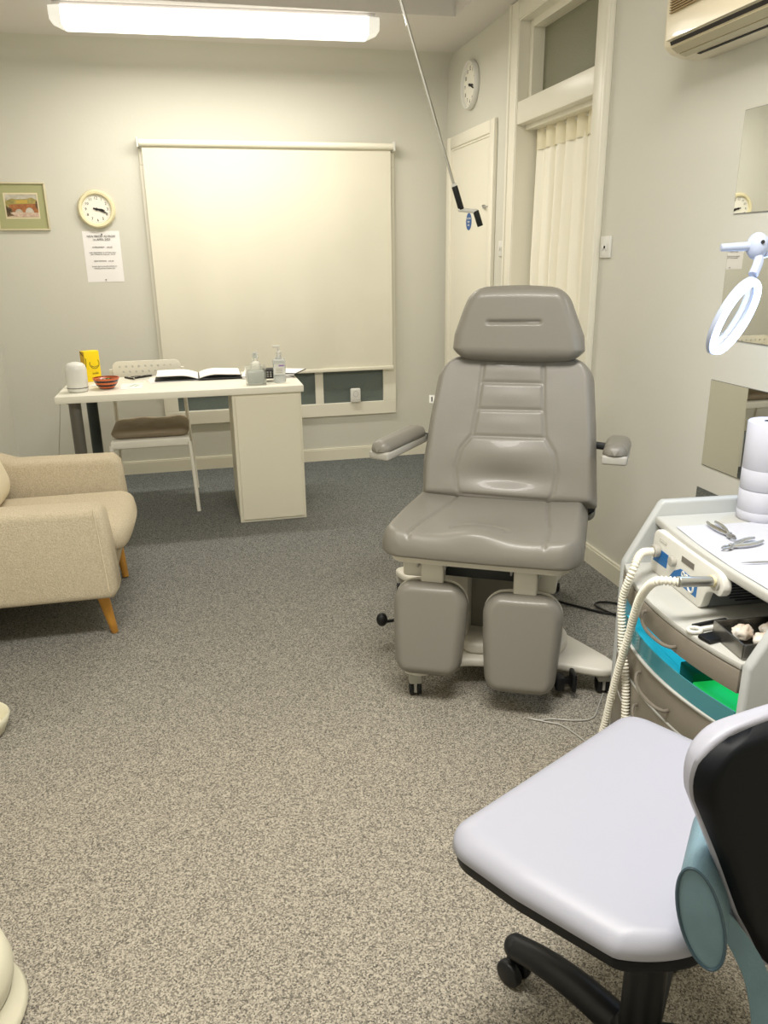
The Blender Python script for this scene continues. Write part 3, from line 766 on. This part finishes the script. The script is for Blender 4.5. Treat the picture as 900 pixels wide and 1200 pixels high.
# arm rests
def armrest(p_rear, p_front, hw, z_tilt, bracket_from):
    a = Vector(p_rear); b = Vector(p_front); L = (b-a).length; dirn = (b-a).normalized()
    up = Vector((0, 0, 1)); sdv = dirn.cross(up).normalized(); up2 = sdv.cross(dirn)
    M = Matrix(((sdv.x, dirn.x, up2.x, a.x), (sdv.y, dirn.y, up2.y, a.y), (sdv.z, dirn.z, up2.z, a.z), (0, 0, 0, 1)))
    p = G().pad(lambda t: -hw*(1-.1*t), lambda t: hw*(1-.1*t), 0, L, .034, .03, .004, .01, rc=.03, rc1=.035, n=36, m=24, T=M).build('armrest_pad', VINYL, tc_, ang=60)
    G().box(-hw*.93, hw*.93, .004, L-.006, -.032, -.002, .007, 3, T=M).build('armrest_base', GREYP, tc_)
    G().tube([a+up2*-.015, Vector(bracket_from)], .013, 10).build('armrest_bracket', DKMET, tc_)
armrest((-.315, .12, .748), (-.405, -.14, .728), .043, 0, (-.24, .1, .735))
armrest((.402, .10, .742), (.385, -.16, .762), .043, 0, (.31, .1, .735))
# leg rests
def legpad(cx, tilt_in, top, bot, hw):
    a = Vector((cx, -.505, bot)); b = Vector((cx, -.435, top)); L = (b-a).length
    M = Tr(a) @ Rz(tilt_in) @ Rx(math.degrees(math.atan2(top-bot, .07)))
    G().pad(lambda t: -hw*(1-.16*(1-t)**2), lambda t: hw*(1-.16*(1-t)**2), 0, L, .042, .035, .012, .02, rc=.05, rc1=.075, n=70, m=60,
            disp=lambda x, y: .006*math.cos(x/hw*1.5), T=M).build('leg_rest_pad', VINYL, tc_, ang=60)
    G().pad(lambda t: -hw*(.99-.16*(1-t)**2), lambda t: hw*(.99-.16*(1-t)**2), .004, L+.006, .001, .01, .016, .015, rc=.05, rc1=.075, n=30, m=30, T=M @ Tr((0, 0, -.014))).build('leg_rest_shell', CREAMP, tc_)
    G().box(cx-.036, cx+.036, -.45, -.405, top-.03, .478, .006, 3).build('leg_rest_bracket', CREAMP, tc_)
    for k in (-1, 1):
        G().box(cx+k*.043-.003, cx+k*.043+.003, -.462, -.41, .445, .487, .002, 1).cyl((cx+k*.036, -.44, .47), (cx+k*.056, -.44, .47), .005).build('hinge_plate', STEEL, tc_)
legpad(-.140, 3, .395, .10, .120)
legpad(.150, 3, .383, .075, .124)
# under-seat frame
G().box(-.24, -.17, -.43, -.1, .40, .475, .01, 3).build('side_rail', CREAMP, tc_)
G().box(.17, .24, -.40, -.05, .37, .47, .01, 3).build('side_rail', CREAMP, tc_)
G().box(-.16, .17, -.40, .05, .40, .475, .006, 2).build('under_frame', DKMET, tc_)
G().box(-.09, .11, -.22, .12, .10, .42, .01, 2).build('lift_column', MIDMET, tc_)
G().box(-.13, -.05, -.30, -.16, .14, .44, .008, 2).build('lift_column_cover', CREAMP, tc_)
# base with four castor arms, turned relative to the seat
bs = Rz(16.5)
def rnd(poly, r=.03, k=5):
    out = []
    n = len(poly)
    for i in range(n):
        p0, p, p1 = Vector(poly[i-1]), Vector(poly[i]), Vector(poly[(i+1) % n])
        a = (p0-p); b = (p1-p); q = min(r, a.length*.45, b.length*.45); a = p+a.normalized()*q; b = p+b.normalized()*q
        for j in range(k+1):
            t = j/k; out.append(((1-t)**2*a.x+2*t*(1-t)*p.x+t*t*b.x, (1-t)**2*a.y+2*t*(1-t)*p.y+t*t*b.y))
    return out
plan = [(-.16, -.36), (-.30, -.43), (-.36, -.40), (-.33, -.35), (-.19, -.2), (-.19, .2), (-.34, .38), (-.36, .44), (-.31, .47), (-.15, .36), (.15, .36),
        (.3, .43), (.35, .39), (.33, .34), (.2, .2), (.2, -.14), (.33, -.37), (.345, -.43), (.29, -.455), (.15, -.40)]
G().prism(rnd(plan, .04), .075, .105, bev=.01, seg=3, T=bs).build('base_plate', CREAMP, tc_)
G().prism(rnd([(-.15, -.33), (.16, -.37), (.215, -.28), (.17, .3), (-.15, .3)], .04), .105, .145, bev=.012, seg=3, T=bs).build('base_cover', CREAMP, tc_)
for x, y in ((-.315, -.405), (.30, -.415), (-.33, .42), (.32, .39)):
    g = G().cyl((x-.02, y+.012, .027), (x-.006, y+.012, .027), .027, bev=.004).cyl((x+.006, y+.012, .027), (x+.02, y+.012, .027), .027, bev=.004)
    g.bm.transform(bs); c_ = g.build('castor', BLACK, tc_)
    g = G().box(x-.021, x+.021, y-.012, y+.03, .045, .078, .006, 2).box(x-.005, x+.005, y-.012, y+.02, .014, .05, .002, 1); g.bm.transform(bs); g.build('castor_fork', GREYP, c_)
G().box(.135, .165, -.455, -.41, .03, .08, .008, 2, T=bs).box(.185, .20, -.465, -.41, .03, .095, .006, 2, T=bs).box(.14, .2, -.43, -.41, .045, .06, T=bs).build('brake_pedal', BLACK, tc_)
G().sph((-.355, -.28, .16), .02, (1, 1, 1.25)).cyl((-.355, -.28, .15), (-.26, -.22, .15), .006).cyl((-.26, -.22, .15), (-.14, -.2, .13), .006).build('release_knob', BLACK, tc_)

pts = [(1.36, 2.72, .006), (1.42, 2.65, .006), (1.50, 2.56, .006), (1.56, 2.55, .006), (1.59, 2.62, .007), (1.53, 2.655, .008), (1.49, 2.62, .012), (1.53, 2.53, .008), (1.61, 2.45, .006), (1.66, 2.35, .006)]
tag(G().tube(pts, .0048, 8, smooth=8).build('power_cable', BLACK), 'black power cable looping on the carpet behind the treatment chair', 'cable')
pts = [(.905, 1.95, .004), (.93, 1.93, .004), (.975, 1.925, .004), (1.04, 1.90, .004), (1.10, 1.90, .004), (1.16, 1.97, .004), (1.2, 2.02, .004)]
g = G().tube(pts, .0024, 6, smooth=6).tube([(.905, 1.95, .004), (.95, 1.915, .004), (.985, 1.89, .004), (1.005, 1.845, .004), (1.02, 1.79, .004), (1.05, 1.70, .004)], .0024, 6, smooth=6)
tag(g.build('thin_grey_cord', GREYP), 'thin grey cord lying on the carpet in front of the trolley', 'cord')

# ------------------------------------------------------------------ podiatry trolley (local x towards the camera, y into the wall)
TL = (1.09, 1.806, 0); TR = math.radians(-95.4)
TM = Tr(TL) @ Matrix.Rotation(TR, 4, 'Z')
tr = thing('instrument_trolley', 'grey podiatry trolley with taupe curved drawers and lit blue compartment', 'trolley', TL, TR)
sp = [(.0, .035), (.0, .565), (.004, .575), (.09, .732), (.10, .74), (.55, .74), (.56, .73), (.56, .035)]
SP = Matrix(((0, 0, 1, 0), (1, 0, 0, 0), (0, 1, 0, 0), (0, 0, 0, 1)))
for x0 in (0, .588):
    o = G().prism(sp, x0, x0+.027, bev=.008, seg=3, T=SP).build('side_panel', TROL, tr)
for z in (.43, .455):
    G().sph((.615, .065, z+.03), .007, (.5, 1, 1)).build('screw_cap', TROLTOP, tr)
def bow(x, amt=.045, x0=.027, x1=.588):
    t = (x-x0)/(x1-x0); return -amt*4*t*(1-t)
def curved(z0, z1, amt, yin=0, back=.02, n=24, bev=.002, x0=.029, x1=.586):
    xs = [x0+(x1-x0)*i/n for i in range(n+1)]
    return G().prism([(x, yin+bow(x, amt)) for x in xs]+[(x, yin+bow(x, amt)+back) for x in xs[::-1]], z0, z1, bev=bev, seg=2)
xs = [.027+.561*i/24 for i in range(25)]
G().prism([(x, .078+bow(x, .018)) for x in xs]+[(.588, .55), (.027, .55)], .675, .70, bev=.007, seg=3).build('worktop', TROLTOP, tr)
G().box(.027, .588, .545, .562, .04, .74, .004, 2).build('back_panel', TROL, tr)
G().prism([(x, bow(x, .045)) for x in xs]+[(.588, .54), (.027, .54)], .553, .568, bev=.004, seg=2).build('shelf', TROLTOP, tr)
G().box(.03, .585, .03, .54, .05, .40).box(.03, .585, .2, .54, .40, .552).build('carcass', CAV, tr, smooth=False)
zz = [(.497, .551), (.314, .398), (.216, .308), (.06, .21)]
for k, (a, b) in enumerate(zz):
    dr = curved(a, b, .045, back=.02).build('drawer', DRAW, tr)
    if k:
        curved(b+.0005, b+.0045, .046, yin=-.001, back=.02, bev=0).build('drawer_lip', TROLTOP, dr)
    zc = (a+b)/2+.002 if k < 3 else b-.05
    hp = [(.262, bow(.262)-.002, zc+.012), (.263, bow(.262)-.012, zc+.009), (.285, bow(.29)-.022, zc-.003), (.33, bow(.33)-.027, zc-.01), (.38, bow(.38)-.024, zc-.012), (.402, bow(.40)-.014, zc-.012), (.402, bow(.4)-.001, zc-.012)]
    G().tube(hp, .0045, 8, smooth=5).build('handle', DRAWH, dr)
# lit compartment
uv = curved(.402, .408, .052, yin=-.002, back=.05).build('ultraviolet_drawer', TROLTOP, tr)
G().box(.032, .584, .02, .19, .409, .413).build('drawer_floor', UVF, uv, smooth=False)
G().prism([(x, bow(x, .04)+.004) for x in xs]+[(.584, .02), (.032, .02)], .408, .412).build('front_floor', UVF, uv, smooth=False)
G().prism([(x, bow(x, .047)) for x in xs]+[(x, bow(x, .047)+.003) for x in xs[::-1]], .409, .455).build('acrylic_front', TEAL, uv, smooth=False)
G().box(.032, .584, .185, .19, .413, .49).build('rear_wall', UVF, uv, smooth=False)
G().box(.42, .56, .0, .12, .4135, .43, .004, 2).build('green_tray', UVG, uv)
G().box(.36, .42, .0, .14, .4135, .45, .004, 2).build('dark_tray', UVD, uv)
for x, y in ((.05, .04), (.565, .04), (.05, .5), (.565, .5)):
    G().cyl((x-.008, y, .022), (x+.008, y, .022), .022, bev=.003).build('castor', BLACK, tr)

def onT(name, label, cat, x, y, z, rz=0, group=None):
    p = TM @ Vector((x, y, z)); return thing(name, label, cat, p, TR+math.radians(rz), group)
# drill unit on the shelf
du = onT('drill_unit', 'white and grey podiatry drill unit with blue panel on the trolley shelf', 'drill unit', .2, .05, .5685)
face = [(-.115, .0), (.125, .0), (.135, .012), (.148, .05), (.17, .062), (.205, .062), (.218, .085), (.205, .112), (.18, .118), (-.108, .118), (-.12, .105), (-.127, .02)]
FT = Matrix(((1, 0, 0, 0), (0, 0, 1, 0), (0, 1, 0, 0), (0, 0, 0, 1)))
G().prism(rnd(face, .014), 0, .022, bev=.004, seg=2, T=FT).build('face_plate', WHITE, du)
G().box(-.11, .13, .021, .30, .0, .1, .008, 2).build('case', UNITG, du)
g = G()
for i in range(11):
    z = .014+i*.0072; hwid = .075*math.sqrt(max(.05, 1-((i-5)/6)**2)); g.box(.1295, .1312, .13-hwid, .13+hwid, z, z+.0035)
g.build('vent_slats', mat('vent_dark', (44, 50, 58), .6), du, smooth=False)
G().prism([(-.112, .032), (-.04, .034), (-.035, .072), (-.10, .072)], -.0008, .0, T=FT).build('blue_panel', UNITB, du, smooth=False)
G().prism([(-.02, .022), (.11, .02), (.112, .06), (.03, .062), (.0, .045)], -.0008, .0, T=FT).build('blue_panel', UNITB, du, smooth=False)
def ringm(cx, cz, rx_, rz_, r=.003): return [(cx+rx_*math.cos(a*PI/10), -.0015, cz+rz_*math.sin(a*PI/10)) for a in range(20)]
G().tube(ringm(.062, .048, .010, .010), .0022, 6, True).tube(ringm(.085, .036, .012, .012), .0028, 6, True).tube(ringm(.045, .054, .006, .006), .0018, 6, True).build('white_emblem', WHITE, du)
G().box(.03, .088, -.0012, .0, .082, .097).build('display', mat('display_grey', (120, 116, 110), .3), du, smooth=False)
G().box(-.085, -.05, -.0010, .0, .093, .101).build('badge', GREYP, du, smooth=False)
G().box(-.083, -.052, -.0013, -.0008, .0945, .0995).build('badge_face', WHITE, du, smooth=False)
G().cyl((-.005, 0, .068), (-.005, -.012, .068), .013, bev=.002).build('dial_knob', GREYP, du)
G().cyl((-.088, 0, .066), (-.088, -.016, .066), .017, bev=.003).build('hose_socket', GREYP, du)
G().cyl((.185, -.006, .09), (.185, .0, .09), .017).build('holder_ring', GREYP, du)
# resample helper gives even rings
def even(P, step):
    out = [P[0]]; acc = 0
    for a, b in zip(P, P[1:]):
        l = (b-a).length; s = step-acc
        while s <= l: out.append(a.lerp(b, s/l)); s += step
        acc = (acc+l) % step
    return out
def hose(label, pts, r, pitch=.0088):
    P = [TM @ Vector(p) for p in pts]; P = even(catmull(P, 150), pitch/8); n = len(P)
    def rr_(t): return r*(1+.2*math.cos(2*PI*(t*(n-1))/8))
    o = G().tube(P, rr_, 12).build('corrugated_hose', HOSE, ang=85); return tag(o, label, 'hose')
hose('ivory corrugated hose plugged into the left socket of the drill unit', [(.112, .0325, .632), (.145, -.015, .642), (.178, -.05, .61), (.158, -.06, .52), (.166, -.058, .44), (.172, -.056, .387), (.19, -.052, .338), (.204, -.05, .267), (.213, -.05, .173), (.21, -.055, .08), (.17, -.075, .02), (.08, -.12, .012)], .0092)
hose('ivory corrugated hose ending in the silver handpiece held by the drill unit', [(.399, -.05, .675), (.38, -.085, .672), (.335, -.085, .64), (.29, -.08, .589), (.264, -.078, .532), (.243, -.076, .466), (.216, -.078, .377), (.189, -.08, .271), (.164, -.085, .139), (.15, -.1, .04), (.1, -.16, .012)], .0092)
hd = onT('drill_handpiece', 'silver metal drill handpiece resting in the holder of the drill unit', 'handpiece', .385, .0, .668)
G().cyl((0, .05, -.005), (.014, -.052, .007), .0115, .0125, bev=.002).build('barrel', STEEL, hd)
G().cyl((-.001, .043, -.004), (.001, .034, -.003), .0135).build('nose_ring', CREAM, hd)
# things on the shelf to the right of the drill
o = onT('phone', 'small black phone lying on the trolley shelf in front of the metal tray', 'phone', .475, .01, .5685, 15)
G().box(-.018, .018, -.037, .037, 0, .009, .003, 2).build('body', BLACK, o); G().box(-.016, .016, -.034, .034, .009, .0095).build('screen', BLACK2, o)
o = onT('white_handled_clipper', 'white plastic handle with a round hole lying left of the phone', 'tool', .435, .01, .5685, 8)
g = G(); g.tube([(.012*math.cos(a*PI/10), -.032+.015*math.sin(a*PI/10), .005) for a in range(20)], .0045, 8, True); g.box(-.006, .006, -.02, .07, .001, .009, .003, 2)
g.build('handle', WHITE, o)
o = onT('black_cable_clip', 'flat black strap lying behind the white handle on the shelf', 'strap', .41, .035, .5685, 12)
G().tube([(-.002, -.05, .004), (.004, -.01, .008), (.0, .04, .004)], .005, 8, smooth=5).build('strap', BLACK, o)
o = onT('metal_tray', 'steel tray holding cotton wool on the right of the trolley shelf', 'tray', .52, .11, .5685, 0)
g = G().prism([(-.06, -.10), (.055, -.10), (.055, .15), (-.06, .15)], 0, .002)
for a in ((-.062, -.058, -.10, .15), (.053, .057, -.10, .15)): g.box(*a, .002, .035)
g.box(-.058, .053, .148, .152, .002, .035).box(-.058, .053, -.102, -.098, .002, .035)
g.build('tray', TIN, o, smooth=False)
for i, (x, y, s) in enumerate(((-.022, -.055, .021), (.020, -.03, .021), (-.022, .012, .021), (.020, .045, .021), (-.020, .085, .021))):
    c_ = onT('cotton_ball', 'fluffy off-white cotton wool piece in the steel tray', 'cotton wool', .52+x, .11+y, .5685+.0225, 0, 'cotton wool in the steel tray')
    g = G().sph((0, 0, 0), s, (.95, 1.15, .75), 28)
    for v in g.bm.verts:
        q = v.co.normalized(); v.co *= 1+.16*math.sin(q.x*5+i)*math.sin(q.y*6+2*i)+.09*math.sin(q.x*13+q.z*9+i)*math.sin(q.y*12)
    g.build('wool', COTTON, c_)
# worktop things
o = onT('paper_towel_sheet', 'white paper towel spread over the trolley worktop', 'paper towel', .345, .215, .7005)
G().grid(lambda u, v: (-.22+.44*u, -.13+.25*v-.012*math.sin(u*3), .0012+.0016*(math.sin(u*17+v*4)*.5+.5)*(math.sin(v*11)*.5+.5)), 40, 24, .0006).build('sheet', TOWEL, o)
def nipper(label, x, y, rz, spread):
    o = onT('nail_nipper', label, 'nippers', x, y, .7045, rz)
    for s in (-1, 1):
        P = [(0, 0, .006), (.018*1, s*.004, .006), (.04, s*spread*.7, .006), (.075, s*spread, .006), (.098, s*spread*.8, .006)]
        G().tube([(p[0], p[1], p[2]) for p in P], lambda t: .0032+.0022*math.sin(t*PI), 8, smooth=5).build('handle', CHROME, o)
        G().tube([(-.0, 0, .006), (-.012, -s*.006, .007), (-.03, -s*.002, .007)], lambda t: .0045-.0025*t, 8, smooth=4).build('jaw', STEEL, o)
    G().cyl((0, 0, .0), (0, 0, .012), .0065, bev=.001).build('pivot', STEEL, o)
nipper('chrome nail nippers with long handle pointing to the wall end of the worktop', .225, .17, 175, .013)
nipper('chrome nail nippers lying nearer the right with open looped handles', .30, .13, 110, .015)
o = onT('steel_probe', 'thin steel probe lying on the towel near the picture edge', 'probe', .40, .20, .7045, 85)
G().cyl((-.07, 0, .003), (.07, 0, .003), .0022).cyl((-.07, 0, .003), (-.1, 0, .003), .0022, .0006).build('shaft', STEEL, o)
# paper rolls
for k, (z, h, lab) in enumerate(((.7005, .082, 'white paper roll standing on the trolley, lower of the stacked pair'), (.7830, .178, 'tall white paper roll on top of the stack, with open grey core'))):
    o = onT('paper_roll', lab, 'paper roll', .0885, .335, z)
    R = .056
    G().lathe([(.018, 0), (R-.002, 0), (R, .002), (R, h*.3), (R-.0008, h*.3+.001), (R, h*.3+.002), (R, h-.003), (R-.003, h), (.02, h), (.018, h-.001)], seg=48).build('paper', CARD, o, ang=50)
    G().lathe([(.0185, .001), (.0185, h-.004), (.0165, h-.004), (.0165, .001)], seg=32).build('core', CARDG, o)

# ------------------------------------------------------------------ ring magnifier lamp
Fv = Vector((.2159, .925, -.3125)); Rv = Vector((.9738, -.2273, .0)); 
cy, sy = math.cos(.2293), math.sin(.2293); cpi, spi = math.cos(.3178), math.sin(.3178)
Fv = Vector((sy*cpi, cy*cpi, -spi)); r0_ = Vector((cy, -sy, 0)); u0_ = r0_.cross(Fv); ro = -.0140
Rv = r0_*math.cos(ro)+u0_*math.sin(ro); Uv = u0_*math.cos(ro)-r0_*math.sin(ro)
LC = Vector((1.249, 1.657, 1.224))
Vr = (LC-Vector((0, 0, 1.3763))).normalized(); Rr = Vr.cross(Uv).normalized(); Ur = Rr.cross(Vr)
N = (Rr*.86-Ur*.5)*.955-Vr*.29; N.normalize()
Xa = (Rr*.5+Ur*.86); Xa = (Xa-N*Xa.dot(N)).normalized(); Ya = N.cross(Xa)
ml = thing('ring_magnifier_lamp', 'white magnifier lamp with glowing circular ring on a jointed arm', 'lamp', (1.50, 1.36, .7))
inv = Vector((1.50, 1.36, .7))
LM = Matrix(((Xa.x, Ya.x, N.x, LC.x-inv.x), (Xa.y, Ya.y, N.y, LC.y-inv.y), (Xa.z, Ya.z, N.z, LC.z-inv.z), (0, 0, 0, 1)))
G().tube([(.086*math.cos(a*PI/24), .086*math.sin(a*PI/24), 0) for a in range(48)], .0078, 10, True, T=LM).build('ring_light', RINGL, ml)
G().lathe([(.081, -.005), (.082, -.013), (.092, -.016), (.097, -.012), (.096, -.004), (.092, -.003), (.081, -.005)], seg=56, T=LM).build('lamp_hood', LAMPW, ml, ang=60)
G().lathe([(0, -.012), (.04, -.0118), (.0815, -.011), (.0815, -.0095), (.04, -.009), (0, -.0088)], seg=48, T=LM).build('magnifier_lens', LENS, ml)
J = Vector((1.300, 1.68, 1.385))-inv; top = LM @ Vector((.1, 0, -.016))
G().tube([top, (top+J)/2+Vector((.01, 0, 0)), J], .011, 10, smooth=4).build('yoke', LAMPW, ml)
G().sph(J, .027, (.85, 1, 1.15)).build('joint', LAMPW, ml)
G().cyl(J-Rv*.005, J-Rv*.085-Uv*.004, .011, .0085, bev=.002).build('clamp_knob', LAMPW, ml)
G().cyl(J-Fv*.03, J-Fv*.024, .004).build('joint_screw', INK, ml)
E1 = Vector((1.545, 1.52, 1.50))-inv; E2 = Vector((1.50, 1.36, .705))-inv
G().tube([J, E1], .0115, 10).tube([J+Vector((0, 0, -.028)), E1+Vector((0, 0, -.03))], .006, 8).build('upper_arm', LAMPW, ml)
G().sph(E1, .024).build('elbow', LAMPW, ml)
G().tube([E1, E2], .0115, 10).build('lower_arm', LAMPW, ml)
G().cyl((0, 0, .0), (0, 0, .035), .03, bev=.004).build('mount', LAMPW, ml)

# ------------------------------------------------------------------ operator's stool
SC = (.635, .865, 0); sr = math.atan2(.533, .846)
st = thing('operator_stool', 'pale lilac-grey wheeled stool with black five-star base in the foreground', 'stool', SC, sr)
# local x: along the front edge, y: forward
shx, shy = .02, .015
def sdisp(x, y): return -.014*math.exp(-((x-.05)/.16)**2-((y+.02)/.12)**2)
sl = lambda t: W_(t, [(0, -.155), (.2, -.20), (.6, -.222), (1, -.228)])
srr = lambda t: W_(t, [(0, .255), (.2, .30), (.6, .318), (1, .312)])
G().pad(sl, srr, -.135, .255, .036, .045, .006, .02, rc=.09, rc1=.06, crown0=.012, crown1=.0, disp=sdisp, n=80, m=90, T=Tr((-.008, 0, .474)) @ Rz(-5)).build('seat', STOOLP, st, ang=60)
G().pad(lambda t: sl(t)+.004, lambda t: srr(t)-.004, -.13, .25, .004, .01, .03, .014, rc=.085, rc1=.055, crown0=.012, crown1=.0, n=60, m=60, T=Tr((-.008, 0, .470)) @ Rz(-5)).build('seat_pan', BLACK2, st, ang=60)
G().cyl((.0, 0, .08), (.0, 0, .30), .034).cyl((0, 0, .28), (0, 0, .43), .018).build('gas_column', BLACK, st)
G().lathe([(0, .06), (.05, .06), (.055, .08), (.045, .12), (.035, .13), (0, .13)]).build('hub', BLACK, st)
for k in range(5):
    a = math.radians(118+72*k)-sr; ca, sa = math.cos(a), math.sin(a)
    P = [(.02*ca, .02*sa, .095), (.12*ca, .12*sa, .105), (.2*ca, .2*sa, .1), (.265*ca, .265*sa, .085)]
    G().tube(P, lambda t: .031-.007*t, 14, smooth=6).sph(P[-1], .0245).build('base_arm', BLACK, st, ang=60)
    ex, ey = .268*ca, .268*sa
    c_ = G().cyl((ex-.024*sa, ey+.024*ca, .027), (ex-.005*sa, ey+.005*ca, .027), .027, bev=.005).cyl((ex+.005*sa, ey-.005*ca, .027), (ex+.024*sa, ey-.024*ca, .027), .027, bev=.005).build('castor', BLACK, st)
    G().cyl((ex, ey, .03), (ex, ey, .085), .010).build('castor_stem', BLACK, c_)
# backrest (local x across, y forward); faces forward
BT = Tr((.03, -.20, .40)) @ Rz(-27) @ Rx(90) @ Ry(180)      # pad frame: y up, z forward
bk_l = lambda t: W_(t, [(0, -.06), (.2, -.105), (.3, -.13), (.56, -.18), (.79, -.228), (.92, -.243), (1, -.24)])
bk_r = lambda t: -bk_l(t)
def curve_back(o_, k=1.1):
    for v in o_.data.vertices: v.co.y += .9*(v.co.x+.02)**2
o_ = G().pad(bk_l, bk_r, 0, .435,   .03, .03, .006, .02, rc=.04, rc1=.085, crown0=.01, crown1=.012, n=60, m=60, T=BT).build('backrest', STOOLP, st, ang=60)
o_ = G().pad(lambda t: bk_l(t)+.004, lambda t: bk_r(t)-.004, .004, .428, .001, .01, .022, .016, rc=.04, rc1=.08, crown0=.01, crown1=.012, n=40, m=40, T=BT @ Tr((0, 0, -.004))).build('back_shell', BLACK2, st, ang=60)
G().tube([(0, -.05, .43), (.03, -.17, .41), (.03, -.215, .46), (.03, -.22, .56)], .016, 10, smooth=5).build('back_bracket', BLACK, st)

# blue-grey bag behind the stool seat
bg = thing('leather_bag', 'blue-grey soft leather bag with strap hanging beside the stool backrest', 'bag', (.60, .66, .5))
cO = Vector((.570, .678, .558)); r_ = Vector((.98, .2, 0)); f_ = Vector((-.45, .89, 0))
major = (Vector((0, 0, 1))*.93+f_*.2-r_*.1).normalized(); minor = (f_+r_*-.45).normalized(); minor = (minor-major*minor.dot(major)).normalized()
ax = major.cross(minor).normalized()
if ax.dot(r_) < 0: ax = -ax
def ell(u, k, s=1): 
    a = u*2*PI; return cO+major*(.077*s*math.cos(a))+minor*(.027*s*math.sin(a))+ax*k
def bagf(u, v):
    k = v*.12; s = 1
    return ell(u, k, s)-bg_loc
bg_loc = Vector((.60, .66, .5))
G().grid(bagf, 48, 8).build('bag_body', BAG, bg, ang=70)
q = bmesh.new(); vs = [q.verts.new(ell(i/48, 0)-bg_loc) for i in range(48)]; c0 = q.verts.new(cO-ax*.006-bg_loc)
for i in range(48): q.faces.new((vs[i], vs[(i+1) % 48], c0))
bmesh.ops.recalc_face_normals(q, faces=q.faces)
g = G(); g._merge(q); g.build('bag_end', BAG, bg, ang=60)
G().tube([ell(i/48, -.001)-bg_loc for i in range(48)], .0022, 6, True).build('piping', BAGD, bg)
La = [(.556, .640, .62), (.560, .628, .59), (.572, .615, .562), (.582, .602, .53), (.585, .585, .48), (.585, .575, .40)]
Lb = [(.574, .630, .605), (.593, .617, .58), (.61, .604, .545), (.618, .59, .50), (.618, .575, .45), (.616, .565, .38)]
cam_o = Vector((0, 0, 1.3763)); La, Lb = [[(Vector(p)-cam_o)*1.10+cam_o for p in L] for L in (La, Lb)]
La = catmull([Vector(p) for p in La], 6); Lb = catmull([Vector(p) for p in Lb], 6)
def stf(u, v):
    i = min(int(round(u*(len(La)-1))), len(La)-1); return La[i].lerp(Lb[i], v)-bg_loc+Vector((0, 0, .004*math.sin(v*PI)))
G().grid(stf, len(La), 6, .003).build('strap', BAG, bg, ang=60)

# ------------------------------------------------------------------ left edge
t = thing('foot_spa_tub', 'white rounded plastic tub with flared base on the carpet at the lower left', 'tub', (-.575, 1.262, 0))
G().lathe([(0, .005), (.13, .005), (.148, .008), (.152, .018), (.146, .03), (.134, .05), (.130, .065)], seg=64).build('flared_base', CREAM2, t, ang=60)
G().lathe([(.128, .062), (.136, .085), (.138, .11), (.130, .145), (.112, .172), (.09, .182), (.086, .176), (0, .165)], seg=64).build('tub_body', CREAM2, t, ang=60)
t = thing('cream_bowl', 'cream rimmed shallow bowl at the left picture edge near the armchair', 'bowl', (-.742, 2.285, 0))
G().lathe([(0, .004), (.06, .002), (.07, .006), (.085, .04), (.092, .06), (.088, .066), (.08, .06), (.068, .02), (0, .014)], seg=48).build('bowl', CREAM2, t, ang=60)

# ------------------------------------------------------------------ light
def area(name, loc, rot, sx, sy, power, col, spread=180):
    l = bpy.data.lights.new(name, 'AREA'); l.shape = 'RECTANGLE'; l.size = sx; l.size_y = sy; l.energy = power; l.color = col
    l.spread = math.radians(spread)
    o = bpy.data.objects.new(name, l); C.objects.link(o); o.location = loc; o.rotation_euler = rot; return o
area('batten_light', (.255, 4.58, 2.445), (0, 0, math.radians(-2.6)), 1.5, .12, 27, (1, .95, .86))
area('near_batten_light', (.25, 1.0, 2.80), (0, 0, 0), 1.5, .4, 86, (1, .965, .90))
l = bpy.data.lights.new('added_ring_glow', 'POINT'); l.shadow_soft_size = .01; l.energy = 2.6; l.color = (.3, .55, 1)  # added unseen blue lamp without a fitting, imitates bloom around the ring
o = bpy.data.objects.new('added_ring_glow', l); C.objects.link(o); o.location = LC+Vector((.2, .1, .0)); o.visible_camera = False
l = bpy.data.lights.new('uv_tube', 'AREA'); l.shape = 'RECTANGLE'; l.size = .5; l.size_y = .05; l.energy = .12; l.color = (.1, .8, 1)
o = bpy.data.objects.new('uv_tube', l); C.objects.link(o); o.location = TM @ Vector((.3, .08, .49)); o.rotation_euler = (0, 0, TR)

wd = bpy.data.worlds.new('room_air'); bpy.context.scene.world = wd; wd.use_nodes = True
wd.node_tree.nodes['Background'].inputs[0].default_value = (.9, .93, 1, 1); wd.node_tree.nodes['Background'].inputs[1].default_value = .3

# ------------------------------------------------------------------ camera
cam = bpy.data.cameras.new('camera'); co = bpy.data.objects.new('camera', cam); C.objects.link(co)
cam.sensor_fit = 'VERTICAL'; cam.sensor_height = 24; cam.lens = 24*915.0/1200; cam.clip_start = .05
co.matrix_world = Matrix(((Rv.x, Uv.x, -Fv.x, 0), (Rv.y, Uv.y, -Fv.y, 0), (Rv.z, Uv.z, -Fv.z, 1.3763), (0, 0, 0, 1)))
sc = bpy.context.scene; sc.camera = co
sc.view_settings.view_transform = 'Standard'; sc.view_settings.look = 'None'; sc.view_settings.exposure = 0.0
sc.cycles.max_bounces = 8; sc.cycles.use_denoising = True
